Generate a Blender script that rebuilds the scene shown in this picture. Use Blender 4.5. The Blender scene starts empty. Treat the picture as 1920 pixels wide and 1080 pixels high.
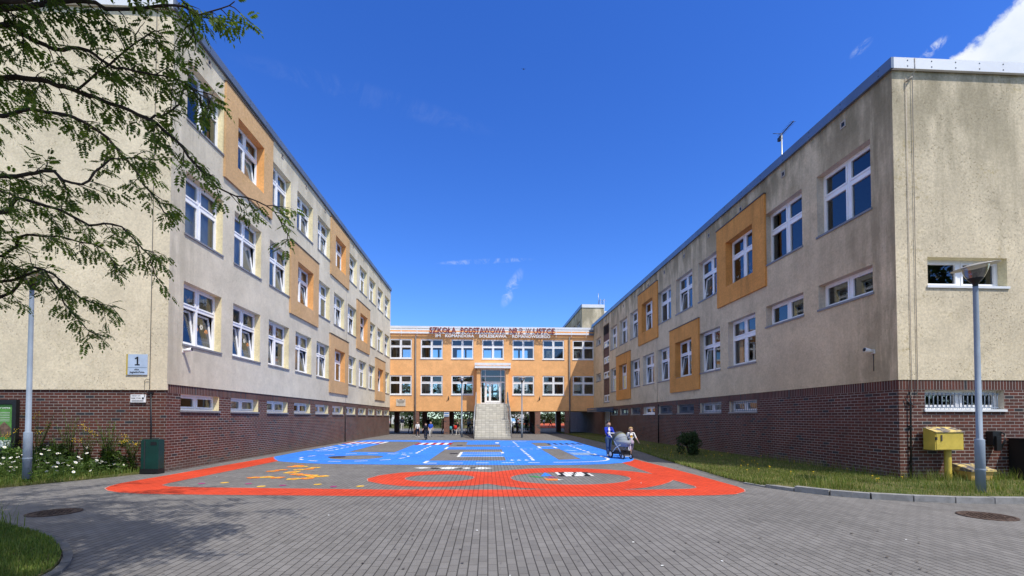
import bpy, bmesh, math, random
import numpy as np
from mathutils import Vector, Matrix
random.seed(7); rng = np.random.default_rng(7)
scene = bpy.context.scene
COL = scene.collection
R = math.radians

# ------------------------------------------------------------------ site dimensions (metres)
XL, XR = -9.0, 9.92            # courtyard faces of the two wings
YL, YR, YC, YB = 13.34, 10.58, 42.54, 48.6
HL, HR = 13.42, 10.32          # roof tops
SUN = Vector((0.349, -0.42, 0.84)).normalized()

# ------------------------------------------------------------------ mesh helpers
def link(o, parent=None, loc=None, rotz=None):
    COL.objects.link(o)
    if parent is not None: o.parent = parent
    if loc is not None: o.location = loc
    if rotz is not None: o.rotation_euler = (0, 0, rotz)
    return o

class MB:
    """collects polygons; build() links them as one mesh object"""
    def __init__(s): s.v = []; s.f = []; s.m = []; s.sm = []
    def poly(s, pts, mi=0, smooth=False):
        n = len(s.v); s.v += [tuple(p) for p in pts]; s.f.append(tuple(range(n, n+len(pts)))); s.m.append(mi); s.sm.append(smooth)
    def box(s, x0, x1, y0, y1, z0, z1, mi=0, skip=''):
        a = [(x0,y0,z0),(x1,y0,z0),(x1,y1,z0),(x0,y1,z0),(x0,y0,z1),(x1,y0,z1),(x1,y1,z1),(x0,y1,z1)]
        n = len(s.v); s.v += a
        for k, q in (('b',(3,2,1,0)),('t',(4,5,6,7)),('f',(0,1,5,4)),('r',(1,2,6,5)),('k',(2,3,7,6)),('l',(3,0,4,7))):
            if k in skip: continue
            s.f.append(tuple(n+i for i in q)); s.m.append(mi); s.sm.append(False)
    def obox(s, M, sx, sy, sz, mi=0):
        """box centred on the matrix M"""
        n = len(s.v)
        for z in (-1,1):
            for x, y in ((-1,-1),(1,-1),(1,1),(-1,1)): s.v.append(tuple(M @ Vector((x*sx/2, y*sy/2, z*sz/2))))
        for q in ((3,2,1,0),(4,5,6,7),(0,1,5,4),(1,2,6,5),(2,3,7,6),(3,0,4,7)):
            s.f.append(tuple(n+i for i in q)); s.m.append(mi); s.sm.append(False)
    def tube(s, pts, rad, n=8, mi=0, cap=True):
        pts = [Vector(p) for p in pts]
        rads = [rad]*len(pts) if isinstance(rad, (int, float)) else rad
        base = len(s.v); up = Vector((0,0,1))
        for i, p in enumerate(pts):
            t = (pts[min(i+1,len(pts)-1)] - pts[max(i-1,0)])
            t = t.normalized() if t.length > 1e-9 else Vector((0,0,1))
            a = t.cross(up)
            if a.length < 1e-3: a = t.cross(Vector((1,0,0)))
            a.normalize(); b = a.cross(t).normalized()
            for k in range(n):
                an = 2*math.pi*k/n
                s.v.append(tuple(p + a*math.cos(an)*rads[i] + b*math.sin(an)*rads[i]))
        for i in range(len(pts)-1):
            for k in range(n):
                k2 = (k+1) % n
                s.f.append((base+i*n+k, base+i*n+k2, base+(i+1)*n+k2, base+(i+1)*n+k)); s.m.append(mi); s.sm.append(True)
        if cap:
            s.f.append(tuple(base+k for k in reversed(range(n)))); s.m.append(mi); s.sm.append(False)
            e = base+(len(pts)-1)*n
            s.f.append(tuple(e+k for k in range(n))); s.m.append(mi); s.sm.append(False)
    def lathe(s, prof, c=(0,0,0), n=20, mi=0, M=None):
        """prof = [(r, z)...] turned round the z axis through c"""
        base = len(s.v); M = M or Matrix()
        for r, z in prof:
            for k in range(n):
                an = 2*math.pi*k/n
                s.v.append(tuple(M @ Vector((c[0]+r*math.cos(an), c[1]+r*math.sin(an), c[2]+z))))
        for i in range(len(prof)-1):
            for k in range(n):
                k2 = (k+1) % n
                s.f.append((base+i*n+k, base+i*n+k2, base+(i+1)*n+k2, base+(i+1)*n+k)); s.m.append(mi); s.sm.append(True)
    def prism(s, poly, z0, z1, mi=0):
        n = len(poly)
        s.poly([(p[0],p[1],z1) for p in poly], mi); s.poly([(p[0],p[1],z0) for p in reversed(poly)], mi)
        for i in range(n):
            a, b = poly[i], poly[(i+1) % n]
            s.poly([(a[0],a[1],z0),(b[0],b[1],z0),(b[0],b[1],z1),(a[0],a[1],z1)], mi)
    def mesh(s, name, mats, org=(0,0,0), uvoff=(0,0,0)):
        me = bpy.data.meshes.new(name)
        V = np.array(s.v, float).reshape(-1,3)
        me.from_pydata((V-np.array(org)).tolist(), [], s.f)
        for m in (mats if isinstance(mats,(list,tuple)) else [mats]): me.materials.append(m)
        me.polygons.foreach_set('material_index', s.m); me.polygons.foreach_set('use_smooth', s.sm)
        uv = me.uv_layers.new(name='UVMap')
        nl = len(me.loops); vi = np.empty(nl, int); me.loops.foreach_get('vertex_index', vi)
        npol = len(me.polygons); nr = np.empty(npol*3); me.polygons.foreach_get('normal', nr); nr = np.abs(nr.reshape(-1,3))
        tot = np.empty(npol, int); me.polygons.foreach_get('loop_total', tot)
        ax = np.repeat(np.argmax(nr, axis=1), tot); P = V[vi] + np.array(uvoff)
        U = np.where(ax==0, P[:,1], P[:,0]); W = np.where(ax==2, P[:,1], P[:,2])
        uv.data.foreach_set('uv', np.stack([U,W],1).ravel())
        me.update(); return me
    def build(s, name, mats, parent=None, org=(0,0,0), loc=None):
        o = bpy.data.objects.new(name, s.mesh(name, mats, org))
        return link(o, parent, loc)

def weld(o, d=1e-4):
    bm = bmesh.new(); bm.from_mesh(o.data); bmesh.ops.remove_doubles(bm, verts=bm.verts, dist=d)
    for f in bm.faces: f.smooth = True
    bm.to_mesh(o.data); bm.free(); return o
def tag(o, label=None, cat=None, group=None, kind=None):
    if label: o['label'] = label
    if cat: o['category'] = cat
    if group: o['group'] = group
    if kind: o['kind'] = kind
    return o
def thing(name, loc, label, cat, group=None, rotz=0):
    o = bpy.data.objects.new(name, None); o.empty_display_size = .3
    link(o, None, loc, rotz); return tag(o, label, cat, group)
def copy_tree(o, parent=None):
    c = o.copy(); COL.objects.link(c)
    if parent is not None: c.parent = parent
    for ch in list(o.children): copy_tree(ch, c)
    return c

# ------------------------------------------------------------------ material helpers
class NT:
    def __init__(s, name, tree=None):
        if tree is None:
            s.mat = bpy.data.materials.new(name); s.mat.use_nodes = True; s.t = s.mat.node_tree
        else: s.t = tree
        s.t.nodes.clear()
    def n(s, typ, props=None, **ins):
        nd = s.t.nodes.new(typ)
        for k, v in (props or {}).items(): setattr(nd, k, v)
        for k, v in ins.items():
            key = int(k[1:]) if k[0]=='i' and k[1:].isdigit() else k.replace('_',' ')
            sock = nd.inputs[key]
            if hasattr(v, 'is_output'): s.t.links.new(v, sock)
            elif hasattr(v, 'outputs'): s.t.links.new(v.outputs[0], sock)
            else: sock.default_value = v
        return nd
    def math(s, op, a, b=None, c=None, clamp=False):
        kw = {'i0': a}
        if b is not None: kw['i1'] = b
        if c is not None: kw['i2'] = c
        return s.n('ShaderNodeMath', {'operation': op, 'use_clamp': clamp}, **kw).outputs[0]
    def mix(s, f, a, b, blend='MIX'):
        nd = s.n('ShaderNodeMix', {'data_type':'RGBA','blend_type':blend})
        for i, v in ((0,f),(6,a),(7,b)):
            if hasattr(v,'is_output'): s.t.links.new(v, nd.inputs[i])
            else: nd.inputs[i].default_value = (tuple(v)+(1,) if isinstance(v, tuple) and len(v)==3 else v)
        return nd.outputs[2]
    def ramp(s, f, a, b, lo=0., hi=1.):
        return s.n('ShaderNodeMapRange', {'interpolation_type':'SMOOTHSTEP'}, Value=f, From_Min=a, From_Max=b, To_Min=lo, To_Max=hi).outputs[0]
    def noise(s, vec, scale, detail=4, rough=.55, dist=0., col=False):
        nd = s.n('ShaderNodeTexNoise', None, Vector=vec, Scale=scale, Detail=float(detail), Roughness=rough, Distortion=dist)
        return nd.outputs[1 if col else 0]
    def uv(s): return s.n('ShaderNodeTexCoord').outputs['UV']
    def pos(s): return s.n('ShaderNodeNewGeometry').outputs['Position']
    def scaled(s, vec, x, y, z=1.):
        return s.n('ShaderNodeVectorMath', {'operation':'MULTIPLY'}, i0=vec, i1=(x,y,z)).outputs[0]
    def sep(s, vec):
        nd = s.n('ShaderNodeSeparateXYZ', None, Vector=vec); return nd.outputs[0], nd.outputs[1], nd.outputs[2]
    def bricks(s, u, v, bw, bh, mort, off=.5):
        rowf = s.math('DIVIDE', v, bh); row = s.math('FLOOR', rowf); fv = s.math('FRACT', rowf)
        sh = s.math('MULTIPLY', s.math('MODULO', s.math('ABSOLUTE', row), 2.), off)
        uu = s.math('ADD', s.math('DIVIDE', u, bw), sh); col = s.math('FLOOR', uu); fu = s.math('FRACT', uu)
        du = s.math('MULTIPLY', s.math('MINIMUM', fu, s.math('SUBTRACT', 1., fu)), bw)
        dv = s.math('MULTIPLY', s.math('MINIMUM', fv, s.math('SUBTRACT', 1., fv)), bh)
        d = s.math('MINIMUM', du, dv)
        cv = s.n('ShaderNodeCombineXYZ', None, X=col, Y=row, Z=0.)
        rnd = s.n('ShaderNodeTexWhiteNoise', {'noise_dimensions':'3D'}, Vector=cv.outputs[0]).outputs[0]
        return s.ramp(d, mort*.32, mort*.68, 1., 0.), rnd, du, dv
    def out(s, color, rough=.8, spec=.3, bump=None, bstr=.3, bdist=.01, metal=0., **extra):
        b = s.n('ShaderNodeBsdfPrincipled')
        def put(k, v):
            if hasattr(v,'is_output'): s.t.links.new(v, b.inputs[k])
            elif v is not None: b.inputs[k].default_value = (tuple(v)+(1,) if isinstance(v, tuple) and len(v)==3 else v)
        put('Base Color', color); put('Roughness', rough); put('Specular IOR Level', spec); put('Metallic', metal)
        for k, v in extra.items(): put(k.replace('_',' '), v)
        if bump is not None:
            bp = s.n('ShaderNodeBump', None, Strength=bstr, Distance=bdist, Height=bump); put('Normal', bp.outputs[0])
        o = s.n('ShaderNodeOutputMaterial'); s.t.links.new(b.outputs[0], o.inputs[0]); return s.mat

def plain(name, c, rough=.6, spec=.3, metal=0., var=.12, scale=3.):
    t = NT(name); p = t.pos()
    nz = t.noise(p, scale, 4); k = t.ramp(nz, .3, .7, 1-var, 1+var*.6)
    col = t.mix(1., c, t.n('ShaderNodeCombineColor', None, Red=k, Green=k, Blue=k).outputs[0], 'MULTIPLY')
    return t.out(col, rough, spec, metal=metal)

def gray(t, k): return t.n('ShaderNodeCombineColor', None, Red=k, Green=k, Blue=k).outputs[0]

def plaster(name, base, stain=(.20,.165,.11), streak=.5, pits=.5, pitcol=(.16,.12,.06), warm=(.5,.36,.16), warmk=.3, fade=(3.,10.), coarse=1., topedge=None, dirt=.35, mottle=.1, low=None, corner=None):
    t = NT(name); uv = t.uv(); u, v, _ = t.sep(uv)
    p = t.pos()
    big = t.noise(p, .45, 5, .6); mid = t.noise(p, 2.3, 5, .6)
    col = t.mix(1., base, gray(t, t.ramp(big, .25, .75, .84, 1.07)), 'MULTIPLY')
    col = t.mix(1., col, gray(t, t.ramp(mid, .25, .75, .93, 1.05)), 'MULTIPLY')
    # rain streaks running down the render
    st = t.noise(t.scaled(uv, 3.2, .22), 1., 6, .62); st2 = t.noise(t.scaled(uv, 9., .5), 1., 4, .6)
    sm = t.math('MULTIPLY', t.ramp(st, .47, .72), t.ramp(st2, .3, .65, .45, 1.))
    hi = t.ramp(v, fade[0], fade[1], .12, 1.)
    sm = t.math('MULTIPLY', sm, hi)
    col = t.mix(t.math('MULTIPLY', sm, streak), col, stain)
    if topedge:   # algae band under the roof edge
        tb = t.math('MULTIPLY', t.ramp(v, topedge[0], topedge[1]), t.ramp(t.noise(t.scaled(uv, 1.6, .5), 1., 5), .36, .6))
        col = t.mix(t.math('MULTIPLY', tb, topedge[2]), col, stain)
    mo = t.noise(p, 16., 3, .7); col = t.mix(1., col, gray(t, t.ramp(mo, .3, .7, 1-mottle, 1+mottle)), 'MULTIPLY')
    # rusty lichen patches and the pits of scratched render
    wp = t.ramp(t.noise(p, .9, 4, .6, .4), .5, .68)
    wf = t.ramp(t.noise(p, 9., 4, .7), .48, .66)
    wmask = t.math('MULTIPLY', wp, wf)
    col = t.mix(t.math('MULTIPLY', wmask, warmk), col, warm)
    pit = t.noise(p, 21., 3, .75, .3); pm = t.ramp(pit, .58, .70)
    area = t.ramp(t.noise(p, .7, 4, .65), .40, .60, .18, 1.)
    if low: area = t.math('MAXIMUM', area, t.math('MULTIPLY', t.ramp(v, low[1], low[0]), t.ramp(t.noise(t.scaled(uv, .8, 2.), 1., 4), .42, .58)))
    if corner:
        ck = t.math('MULTIPLY', t.ramp(u, corner[1], corner[0]), t.ramp(t.noise(t.scaled(uv, 4., .5), 1., 5, .65), .3, .62)); col = t.mix(t.math('MULTIPLY', ck, corner[2]), col, stain)
    pm2 = t.math('MULTIPLY', pm, area)
    col = t.mix(t.math('MULTIPLY', pm2, pits), col, pitcol)
    col = t.mix(t.math('MULTIPLY', t.ramp(t.noise(p, 1.3, 6, .7), .5, .75), dirt), col, stain)
    fine = t.noise(p, 55., 3, .6)
    h = t.math('SUBTRACT', t.math('MULTIPLY', fine, .5), t.math('MULTIPLY', pm2, .8))
    return t.out(col, .95, .1, h, .55*coarse, .012)

def brickwork(name, bw=.237, bh=.0785, mort=.012, c1=(.118,.034,.021), c2=(.064,.023,.016), joint=(.37,.335,.30), vertical=False, dark=.055):
    t = NT(name); u, v, _ = t.sep(t.uv())
    v = t.math('ADD', v, 5.); u = t.math('ADD', u, 60.)
    if vertical: m, r, du, dv = t.bricks(u, v, .0785, .8, mort, 0.)
    else: m, r, du, dv = t.bricks(u, v, bw, bh, mort)
    p = t.pos()
    col = t.mix(r, c1, c2)
    dk = t.math('GREATER_THAN', t.math('FRACT', t.math('MULTIPLY', r, 37.)), 1-dark)
    col = t.mix(dk, col, (.030,.027,.030))
    col = t.mix(1., col, gray(t, t.ramp(t.noise(p, 30., 4), .2, .8, .72, 1.25)), 'MULTIPLY')
    jc = t.mix(t.ramp(t.noise(p, 1.1, 5), .35, .7), joint, tuple(x*.62 for x in joint))
    col = t.mix(m, col, jc)
    # splash dirt low on the wall
    col = t.mix(t.math('MULTIPLY', t.ramp(v, 5.42, 5.0), t.ramp(t.noise(p, 2.5, 5), .35, .7, .15, .75)), col, (.15,.12,.10))
    h = t.math('SUBTRACT', 1., m)
    return t.out(col, .72, .35, h, .6, .006)

def paver(name, paint=None, wear=.12):
    t = NT(name); p = t.pos(); x, y, _ = t.sep(p)
    x = t.math('ADD', x, 40.); y = t.math('ADD', y, 60.)
    m, r, du, dv = t.bricks(y, x, .2, .1, .007)
    row = t.ramp(dv, .002, .0095, 1., 0.)              # long joints run down the court and are wider
    cross = t.ramp(du, .0015, .0065, .8, 0.)
    m = t.math('MAXIMUM', row, cross)
    big = t.noise(p, .5, 6, .62); mid = t.noise(p, 3.2, 6, .65); fine = t.noise(p, 90., 2)
    if paint is None:
        col = t.mix(r, (.176,.165,.155), (.206,.194,.182))
        odd = t.math('GREATER_THAN', t.math('FRACT', t.math('MULTIPLY', r, 23.)), .93)
        col = t.mix(t.math('MULTIPLY', odd, .4), col, (.125,.118,.112))
        col = t.mix(t.math('MULTIPLY', t.ramp(t.noise(p, 1.1, 7, .72), .55, .75), .3), col, (.12,.108,.094))
        col = t.mix(1., col, gray(t, t.ramp(fine, .2, .8, .86, 1.12)), 'MULTIPLY')
        jc, js = (.036,.033,.03), .92
    else:
        col = t.mix(1., paint, gray(t, t.ramp(r, 0., 1., .93, 1.05)), 'MULTIPLY')
        scuff = t.math('MULTIPLY', t.ramp(mid, .62, .78), wear)
        col = t.mix(scuff, col, (.2,.19,.185))
        tm = t.math('MULTIPLY', t.ramp(t.math('ABSOLUTE', t.math('SUBTRACT', t.math('FRACT', t.math('MULTIPLY', t.noise(p, .35, 2, .4), 9.)), .5)), .035, .012), t.ramp(t.noise(p, .9, 3), .52, .62))
        col = t.mix(t.math('MULTIPLY', tm, .45), col, tuple(c*.4 for c in paint))   # tyre marks
        dust = t.ramp(t.noise(p, .8, 7, .7), .5, .8); col = t.mix(t.math('MULTIPLY', dust, .10), col, (.25,.22,.18))
        jc = tuple(c*.30 for c in paint); js = .85
    col = t.mix(1., col, gray(t, t.ramp(big, .25, .75, .84, 1.1)), 'MULTIPLY')
    col = t.mix(1., col, gray(t, t.ramp(mid, .3, .75, 1.04, .9)), 'MULTIPLY')
    col = t.mix(t.math('MULTIPLY', m, js), col, jc)
    if paint is None:   # crumbs, gum and oil spots
        sp = t.ramp(t.noise(p, 11., 2, .5), .72, .76)
        col = t.mix(t.math('MULTIPLY', sp, .5), col, (.04,.038,.036))
    h = t.math('ADD', t.math('MULTIPLY', m, -1.), t.math('MULTIPLY', fine, .2))
    return t.out(col, t.ramp(mid, .2, .8, .7, .9), .22, h, .45, .006)

def tiles(name, c, joint, w, h, mort, var=.1):
    t = NT(name); u, v, _ = t.sep(t.uv()); u = t.math('ADD', u, 50.); v = t.math('ADD', v, 50.)
    m, r, _, _ = t.bricks(u, v, w, h, mort, 0.)
    p = t.pos()
    col = t.mix(1., c, gray(t, t.ramp(r, 0., 1., 1-var, 1+var)), 'MULTIPLY')
    col = t.mix(t.math('MULTIPLY', t.ramp(t.noise(p, 2.6, 6, .7), .5, .75), .6), col, tuple(x*.4 for x in c))
    col = t.mix(m, col, joint)
    return t.out(col, .8, .3, t.math('SUBTRACT', 1., m), .4, .005)

def glass(name, tint=(.72,.78,.8), rough=0., extra=.03):
    t = NT(name)
    fr = t.n('ShaderNodeFresnel', None, IOR=1.52).outputs[0]
    f = t.math('ADD', t.math('MULTIPLY', fr, 1.35), extra, clamp=True)
    a = t.n('ShaderNodeBsdfTransparent', None, Color=tint+(1,)); b = t.n('ShaderNodeBsdfGlossy', None, Color=(.95,.97,1.,1.), Roughness=rough)
    mx = t.n('ShaderNodeMixShader', None, i0=f, i1=a.outputs[0], i2=b.outputs[0])
    o = t.n('ShaderNodeOutputMaterial', None, Surface=mx.outputs[0]); return t.mat

def leafy(name, c, c2, trans=.35, scale=2.):
    t = NT(name); p = t.pos()
    ri = t.n('ShaderNodeNewGeometry').outputs['Random Per Island']
    col = t.mix(ri, c, c2)
    col = t.mix(1., col, gray(t, t.ramp(t.noise(p, scale, 4), .3, .7, .75, 1.25)), 'MULTIPLY')
    d = t.n('ShaderNodeBsdfPrincipled', None, Roughness=.55); t.t.links.new(col, d.inputs['Base Color']); d.inputs['Specular IOR Level'].default_value = .3
    tr = t.n('ShaderNodeBsdfTranslucent'); t.t.links.new(t.mix(1., col, (1.3,1.5,.5), 'MULTIPLY'), tr.inputs[0])
    mx = t.n('ShaderNodeMixShader', None, i0=trans, i1=d.outputs[0], i2=tr.outputs[0])
    t.n('ShaderNodeOutputMaterial', None, Surface=mx.outputs[0]); return t.mat

M = {}
M['plaster_left'] = plaster('plaster_left', (.69,.62,.485), stain=(.30,.27,.20), streak=.4, pits=.3, fade=(6.,13.), topedge=(11.4,13.,.4), warmk=.06, dirt=.16, mottle=.05, corner=(13.3,15.6,.45))
M['plaster_left_end'] = plaster('plaster_left_end', (.76,.655,.47), stain=(.46,.40,.27), streak=.25, pits=.55, pitcol=(.30,.25,.15), fade=(6.,13.), warm=(.46,.40,.22), warmk=.4, coarse=1.7, dirt=.3, mottle=.10, low=(2.4,3.6))
M['plaster_right'] = plaster('plaster_right', (.70,.56,.365), stain=(.21,.17,.10), streak=.62, pits=.4, fade=(4.5,9.6), topedge=(7.6,10.,.75), warmk=.12, coarse=1.2, dirt=.32, mottle=.09, corner=(10.5,13.4,.6))
M['plaster_right_end'] = plaster('plaster_right_end', (.69,.59,.42), stain=(.29,.25,.17), streak=.45, pits=.55, pitcol=(.26,.20,.11), fade=(3.,8.5), topedge=(5.2,10.2,.8), warm=(.36,.28,.12), warmk=.6, coarse=1.8, dirt=.4, mottle=.13, low=(2.5,3.5))
M['reveal'] = plaster('reveal_cream', (.80,.70,.44), streak=.1, pits=.06, warmk=.0, coarse=.3, dirt=.08)
M['reveal_grey'] = plaster('reveal_beige', (.66,.57,.45), streak=.15, pits=.1, warmk=.0, coarse=.3, dirt=.15)
M['orange_wall'] = plaster('orange_wall', (.93,.50,.215), stain=(.66,.36,.16), streak=.2, pits=.05, warmk=.0, fade=(1.,9.), coarse=.35, dirt=.10)
M['orange_left'] = plaster('orange_left', (.62,.395,.205), stain=(.42,.27,.13), streak=.3, pits=.35, pitcol=(.28,.17,.05), warm=(.40,.25,.06), warmk=.7, fade=(1.,6.), coarse=.6, dirt=.2)
M['orange_reveal'] = plaster('orange_reveal', (.84,.42,.15), stain=(.5,.24,.09), streak=.1, pits=.05, warmk=.0, coarse=.3, dirt=.06)
M['orange_right'] = plaster('orange_right', (.745,.335,.095), stain=(.24,.125,.05), streak=.65, pits=.12, warmk=.1, fade=(2.,8.), coarse=.5, dirt=.22)
M['brick'] = brickwork('brick'); M['soldier'] = brickwork('soldier_course', vertical=True)
M['brick_pale'] = brickwork('brick_pillar', c1=(.23,.085,.05), c2=(.15,.055,.038), joint=(.42,.38,.34))
M['brick_infill'] = brickwork('brick_infill', c1=(.15,.075,.055), c2=(.11,.055,.045), joint=(.2,.17,.15), mort=.008)
M['paver'] = paver('paver'); M['paint_red'] = paver('paint_red', (.62,.060,.020)); M['paint_blue'] = paver('paint_blue', (.045,.235,.83), .16)
M['paint_white'] = paver('paint_white', (.80,.80,.78), .22); M['paint_pale'] = paver('paint_pale', (.38,.56,.85), .5); M['paint_yellow'] = paver('paint_yellow', (.78,.46,.06), .4)
M['paint_orange'] = paver('paint_orange', (.80,.22,.04), .4); M['paint_black'] = paver('paint_black', (.018,.018,.02), .2); M['paint_crimson'] = paver('paint_crimson', (.40,.02,.025), .3)
M['paint_green'] = paver('paint_green', (.04,.28,.07), .3); M['paint_magenta'] = paver('paint_magenta', (.42,.03,.2), .3)
M['pvc'] = plain('white_pvc', (.88,.88,.88), .35, .4, var=.05)
M['sill'] = plain('grey_sheet_sill', (.22,.22,.23), .45, .5, var=.1)
M['sill_white'] = plain('white_sheet_sill', (.74,.75,.76), .4, .5, var=.08)
M['fascia'] = plain('sky_tinted_fascia', (.17,.21,.27), .38, .5, .5, var=.12, scale=1.2)  # darker steel for the court sides: reflected blue sky put into the colour
M['fascia_light'] = plain('pale_fascia', (.74,.75,.76), .4, .5, .1, var=.06, scale=.8)
M['cap'] = plain('dark_flashing', (.10,.085,.07), .5, .4)
M['roof'] = plain('roof_felt', (.08,.08,.085), .9)
M['slat'] = plain('white_slat', (.82,.83,.84), .4, .4, var=.06)
M['glass'] = glass('window_glass'); M['glass_c'] = glass('clear_glass', (.80,.86,.88), extra=.04)
M['interior'] = plain('interior_wall', (.42,.37,.31), .9, .1); M['dark_int'] = plain('dark_interior', (.10,.095,.09), .9, .1)
M['blind'] = plain('fabric_blind', (.70,.67,.60), .9, .1, var=.08); M['curtain'] = plain('cream_curtain', (.66,.61,.48), .9, .1, var=.12)
M['black'] = plain('black_plastic', (.012,.012,.013), .4, .4); M['dark_metal'] = plain('dark_metal', (.045,.045,.05), .45, .5, .4)
M['steel'] = plain('galvanised_steel', (.42,.44,.46), .38, .5, .55); M['lamp_grey'] = plain('lamp_post_grey', (.235,.285,.35), .6, .35, .0, var=.10)
M['pipe'] = plain('downpipe', (.16,.14,.13), .5, .4)
M['concrete'] = plain('concrete', (.30,.29,.275), .9, .2, var=.2); M['kerb_shaded'] = plain('shaded_kerb', (.15,.148,.145), .9, .2, var=.25, scale=6); M['kerb'] = plain('kerb_concrete', (.27,.265,.26), .9, .2, var=.22, scale=6)  # darker kerb copy: tree shade put into its colour
M['steps'] = tiles('step_tiles', (.56,.535,.47), (.33,.31,.265), .3, .172, .02)
M['white'] = plain('white_paint', (.82,.82,.82), .5); M['louvre'] = plain('blue_grey_louvre', (.085,.125,.18), .5, .4)
M['leaf'] = leafy('rowan_leaf', (.045,.085,.016), (.17,.225,.04), .45, 5.); M['bark'] = plain('bark', (.055,.042,.034), .9, .2, var=.35, scale=14)
M['leaf_dark'] = leafy('dark_leaf', (.018,.04,.012), (.045,.075,.02), .25, .8); M['leaf_mid'] = leafy('mid_leaf', (.05,.10,.02), (.10,.15,.03), .3, .8)
M['grass'] = leafy('grass_blade', (.085,.145,.022), (.20,.22,.055), .3, 1.2); M['grass_dry'] = leafy('dry_grass_blade', (.28,.235,.085), (.36,.30,.13), .25, 1.2)
M['petal'] = plain('daisy_petal', (.85,.85,.82), .7, .2, var=.04); M['yellow_fl'] = plain('yellow_flower', (.75,.50,.03), .7, .2)
def soil_mat():
    t = NT('turf'); p = t.pos(); a = t.noise(p, 1.4, 6, .65); b = t.noise(p, 14., 5, .7)
    col = t.mix(t.ramp(a, .35, .65), (.07,.10,.022), (.16,.145,.055)); col = t.mix(t.ramp(b, .45, .7), col, (.16,.135,.075))
    col = t.mix(1., col, gray(t, t.ramp(b, .2, .8, .7, 1.25)), 'MULTIPLY'); return t.out(col, .95, .1, b, .8, .04)
M['turf'] = soil_mat()
# ------------------------------------------------------------------ window prototypes (meshes shared between copies)
WIN = {}
def ring(mb, x0, x1, z0, z1, wd, y0, y1, mi=0):
    mb.box(x0, x1, y0, y1, z0, z0+wd, mi); mb.box(x0, x1, y0, y1, z1-wd, z1, mi)
    mb.box(x0, x0+wd, y0, y1, z0+wd, z1-wd, mi); mb.box(x1-wd, x1, y0, y1, z0+wd, z1-wd, mi)
def win_meshes(w, h, cols, split, tilt, sillout, sillmat, glassm):
    key = (w, h, cols, split, tilt, sillout, sillmat, glassm)
    if key in WIN: return WIN[key]
    fr = MB(); gl = MB(); sash = []
    z0 = .03
    ring(fr, -w/2, w/2, z0, h, .055, -.035, .035)
    cw = w/cols
    for i in range(1, cols): fr.box(-w/2+i*cw-.045, -w/2+i*cw+.045, -.033, .033, z0+.055, h-.055)
    zs = [z0, h] if not split else [z0, z0+(h-z0)*split, h]
    if split:
        for i in range(cols):
            a = -w/2+i*cw+(.045 if i else .055); b = -w/2+(i+1)*cw-(.045 if i < cols-1 else .055)
            fr.box(a, b, -.031, .031, zs[1]-.045, zs[1]+.045)
    for i in range(cols):
        a = -w/2+i*cw+(.045 if i else .055); b = -w/2+(i+1)*cw-(.045 if i < cols-1 else .055)
        for j in range(len(zs)-1):
            c = zs[j]+(.045 if j else .055); d = zs[j+1]-(.045 if j < len(zs)-2 else .055)
            if j == 0 and i in tilt:
                sm = MB(); ring(sm, a+.006-((a+b)/2), b-.006-((a+b)/2), .006, d-c-.006, .06, -.03, .03)
                sm.poly([(a+.06-(a+b)/2, 0, .06), (b-.06-(a+b)/2, 0, .06), (b-.06-(a+b)/2, 0, d-c-.06), (a+.06-(a+b)/2, 0, d-c-.06)], 1)
                sash.append((sm.mesh('sash', [M['pvc'], M[glassm]]), ((a+b)/2, .02, c)))
            else:
                ring(fr, a+.004, b-.004, c+.004, d-.004, .05, -.047, .02)
                gl.poly([(a+.05, -.005, c+.05), (b-.05, -.005, c+.05), (b-.05, -.005, d-.05), (a+.05, -.005, d-.05)])
    si = MB(); si.box(-w/2+.004, w/2-.004, -sillout, -.036, .004, .028)
    si.box(-w/2-.035, w/2+.035, -sillout-.045, -sillout+.0, -.03, .026)
    WIN[key] = dict(frame=fr.mesh('window', [M['pvc']]), pane=gl.mesh('pane', [M[glassm]]), sash=sash, sill=si.mesh('sill', [M[sillmat]]))
    return WIN[key]
BL = {}
def window(parent, org, p, rz, w, h, cols=2, split=.64, tilt=(), blind=None, sillout=.24, sillmat='sill', glassm='glass', deco=None, name='window', ang=8.):
    """p: bottom centre of the frame, in world metres"""
    wm = win_meshes(w, h, cols, split, tuple(tilt), sillout, sillmat, glassm)
    f = bpy.data.objects.new(name, wm['frame']); link(f, parent, (p[0]-org[0], p[1]-org[1], p[2]-org[2]), rz)
    link(bpy.data.objects.new('pane', wm['pane']), f); link(bpy.data.objects.new('sill', wm['sill']), f)
    for me, loc in wm['sash']:
        o = link(bpy.data.objects.new('sash', me), f, loc); o.rotation_euler = (R(-ang), 0, 0)
    if blind:
        mat_, z0, z1, xa, xb = blind
        k = (w, h, blind)
        if k not in BL:
            b = MB(); n = 14
            for i in range(n):
                a = xa+(xb-xa)*i/n; c = xa+(xb-xa)*(i+1)/n
                ya = .16+.012*math.sin(i*2.1); yb = .16+.012*math.sin((i+1)*2.1)
                b.poly([((a-.5)*w*.97, ya, z0*h), ((c-.5)*w*.97, yb, z0*h), ((c-.5)*w*.97, yb, z1*h), ((a-.5)*w*.97, ya, z1*h)], 0, True)
            BL[k] = b.mesh('blind', [M[mat_]])
        link(bpy.data.objects.new('blind', BL[k]), f)
    if deco: deco(f, w, h)
    return f

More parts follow.
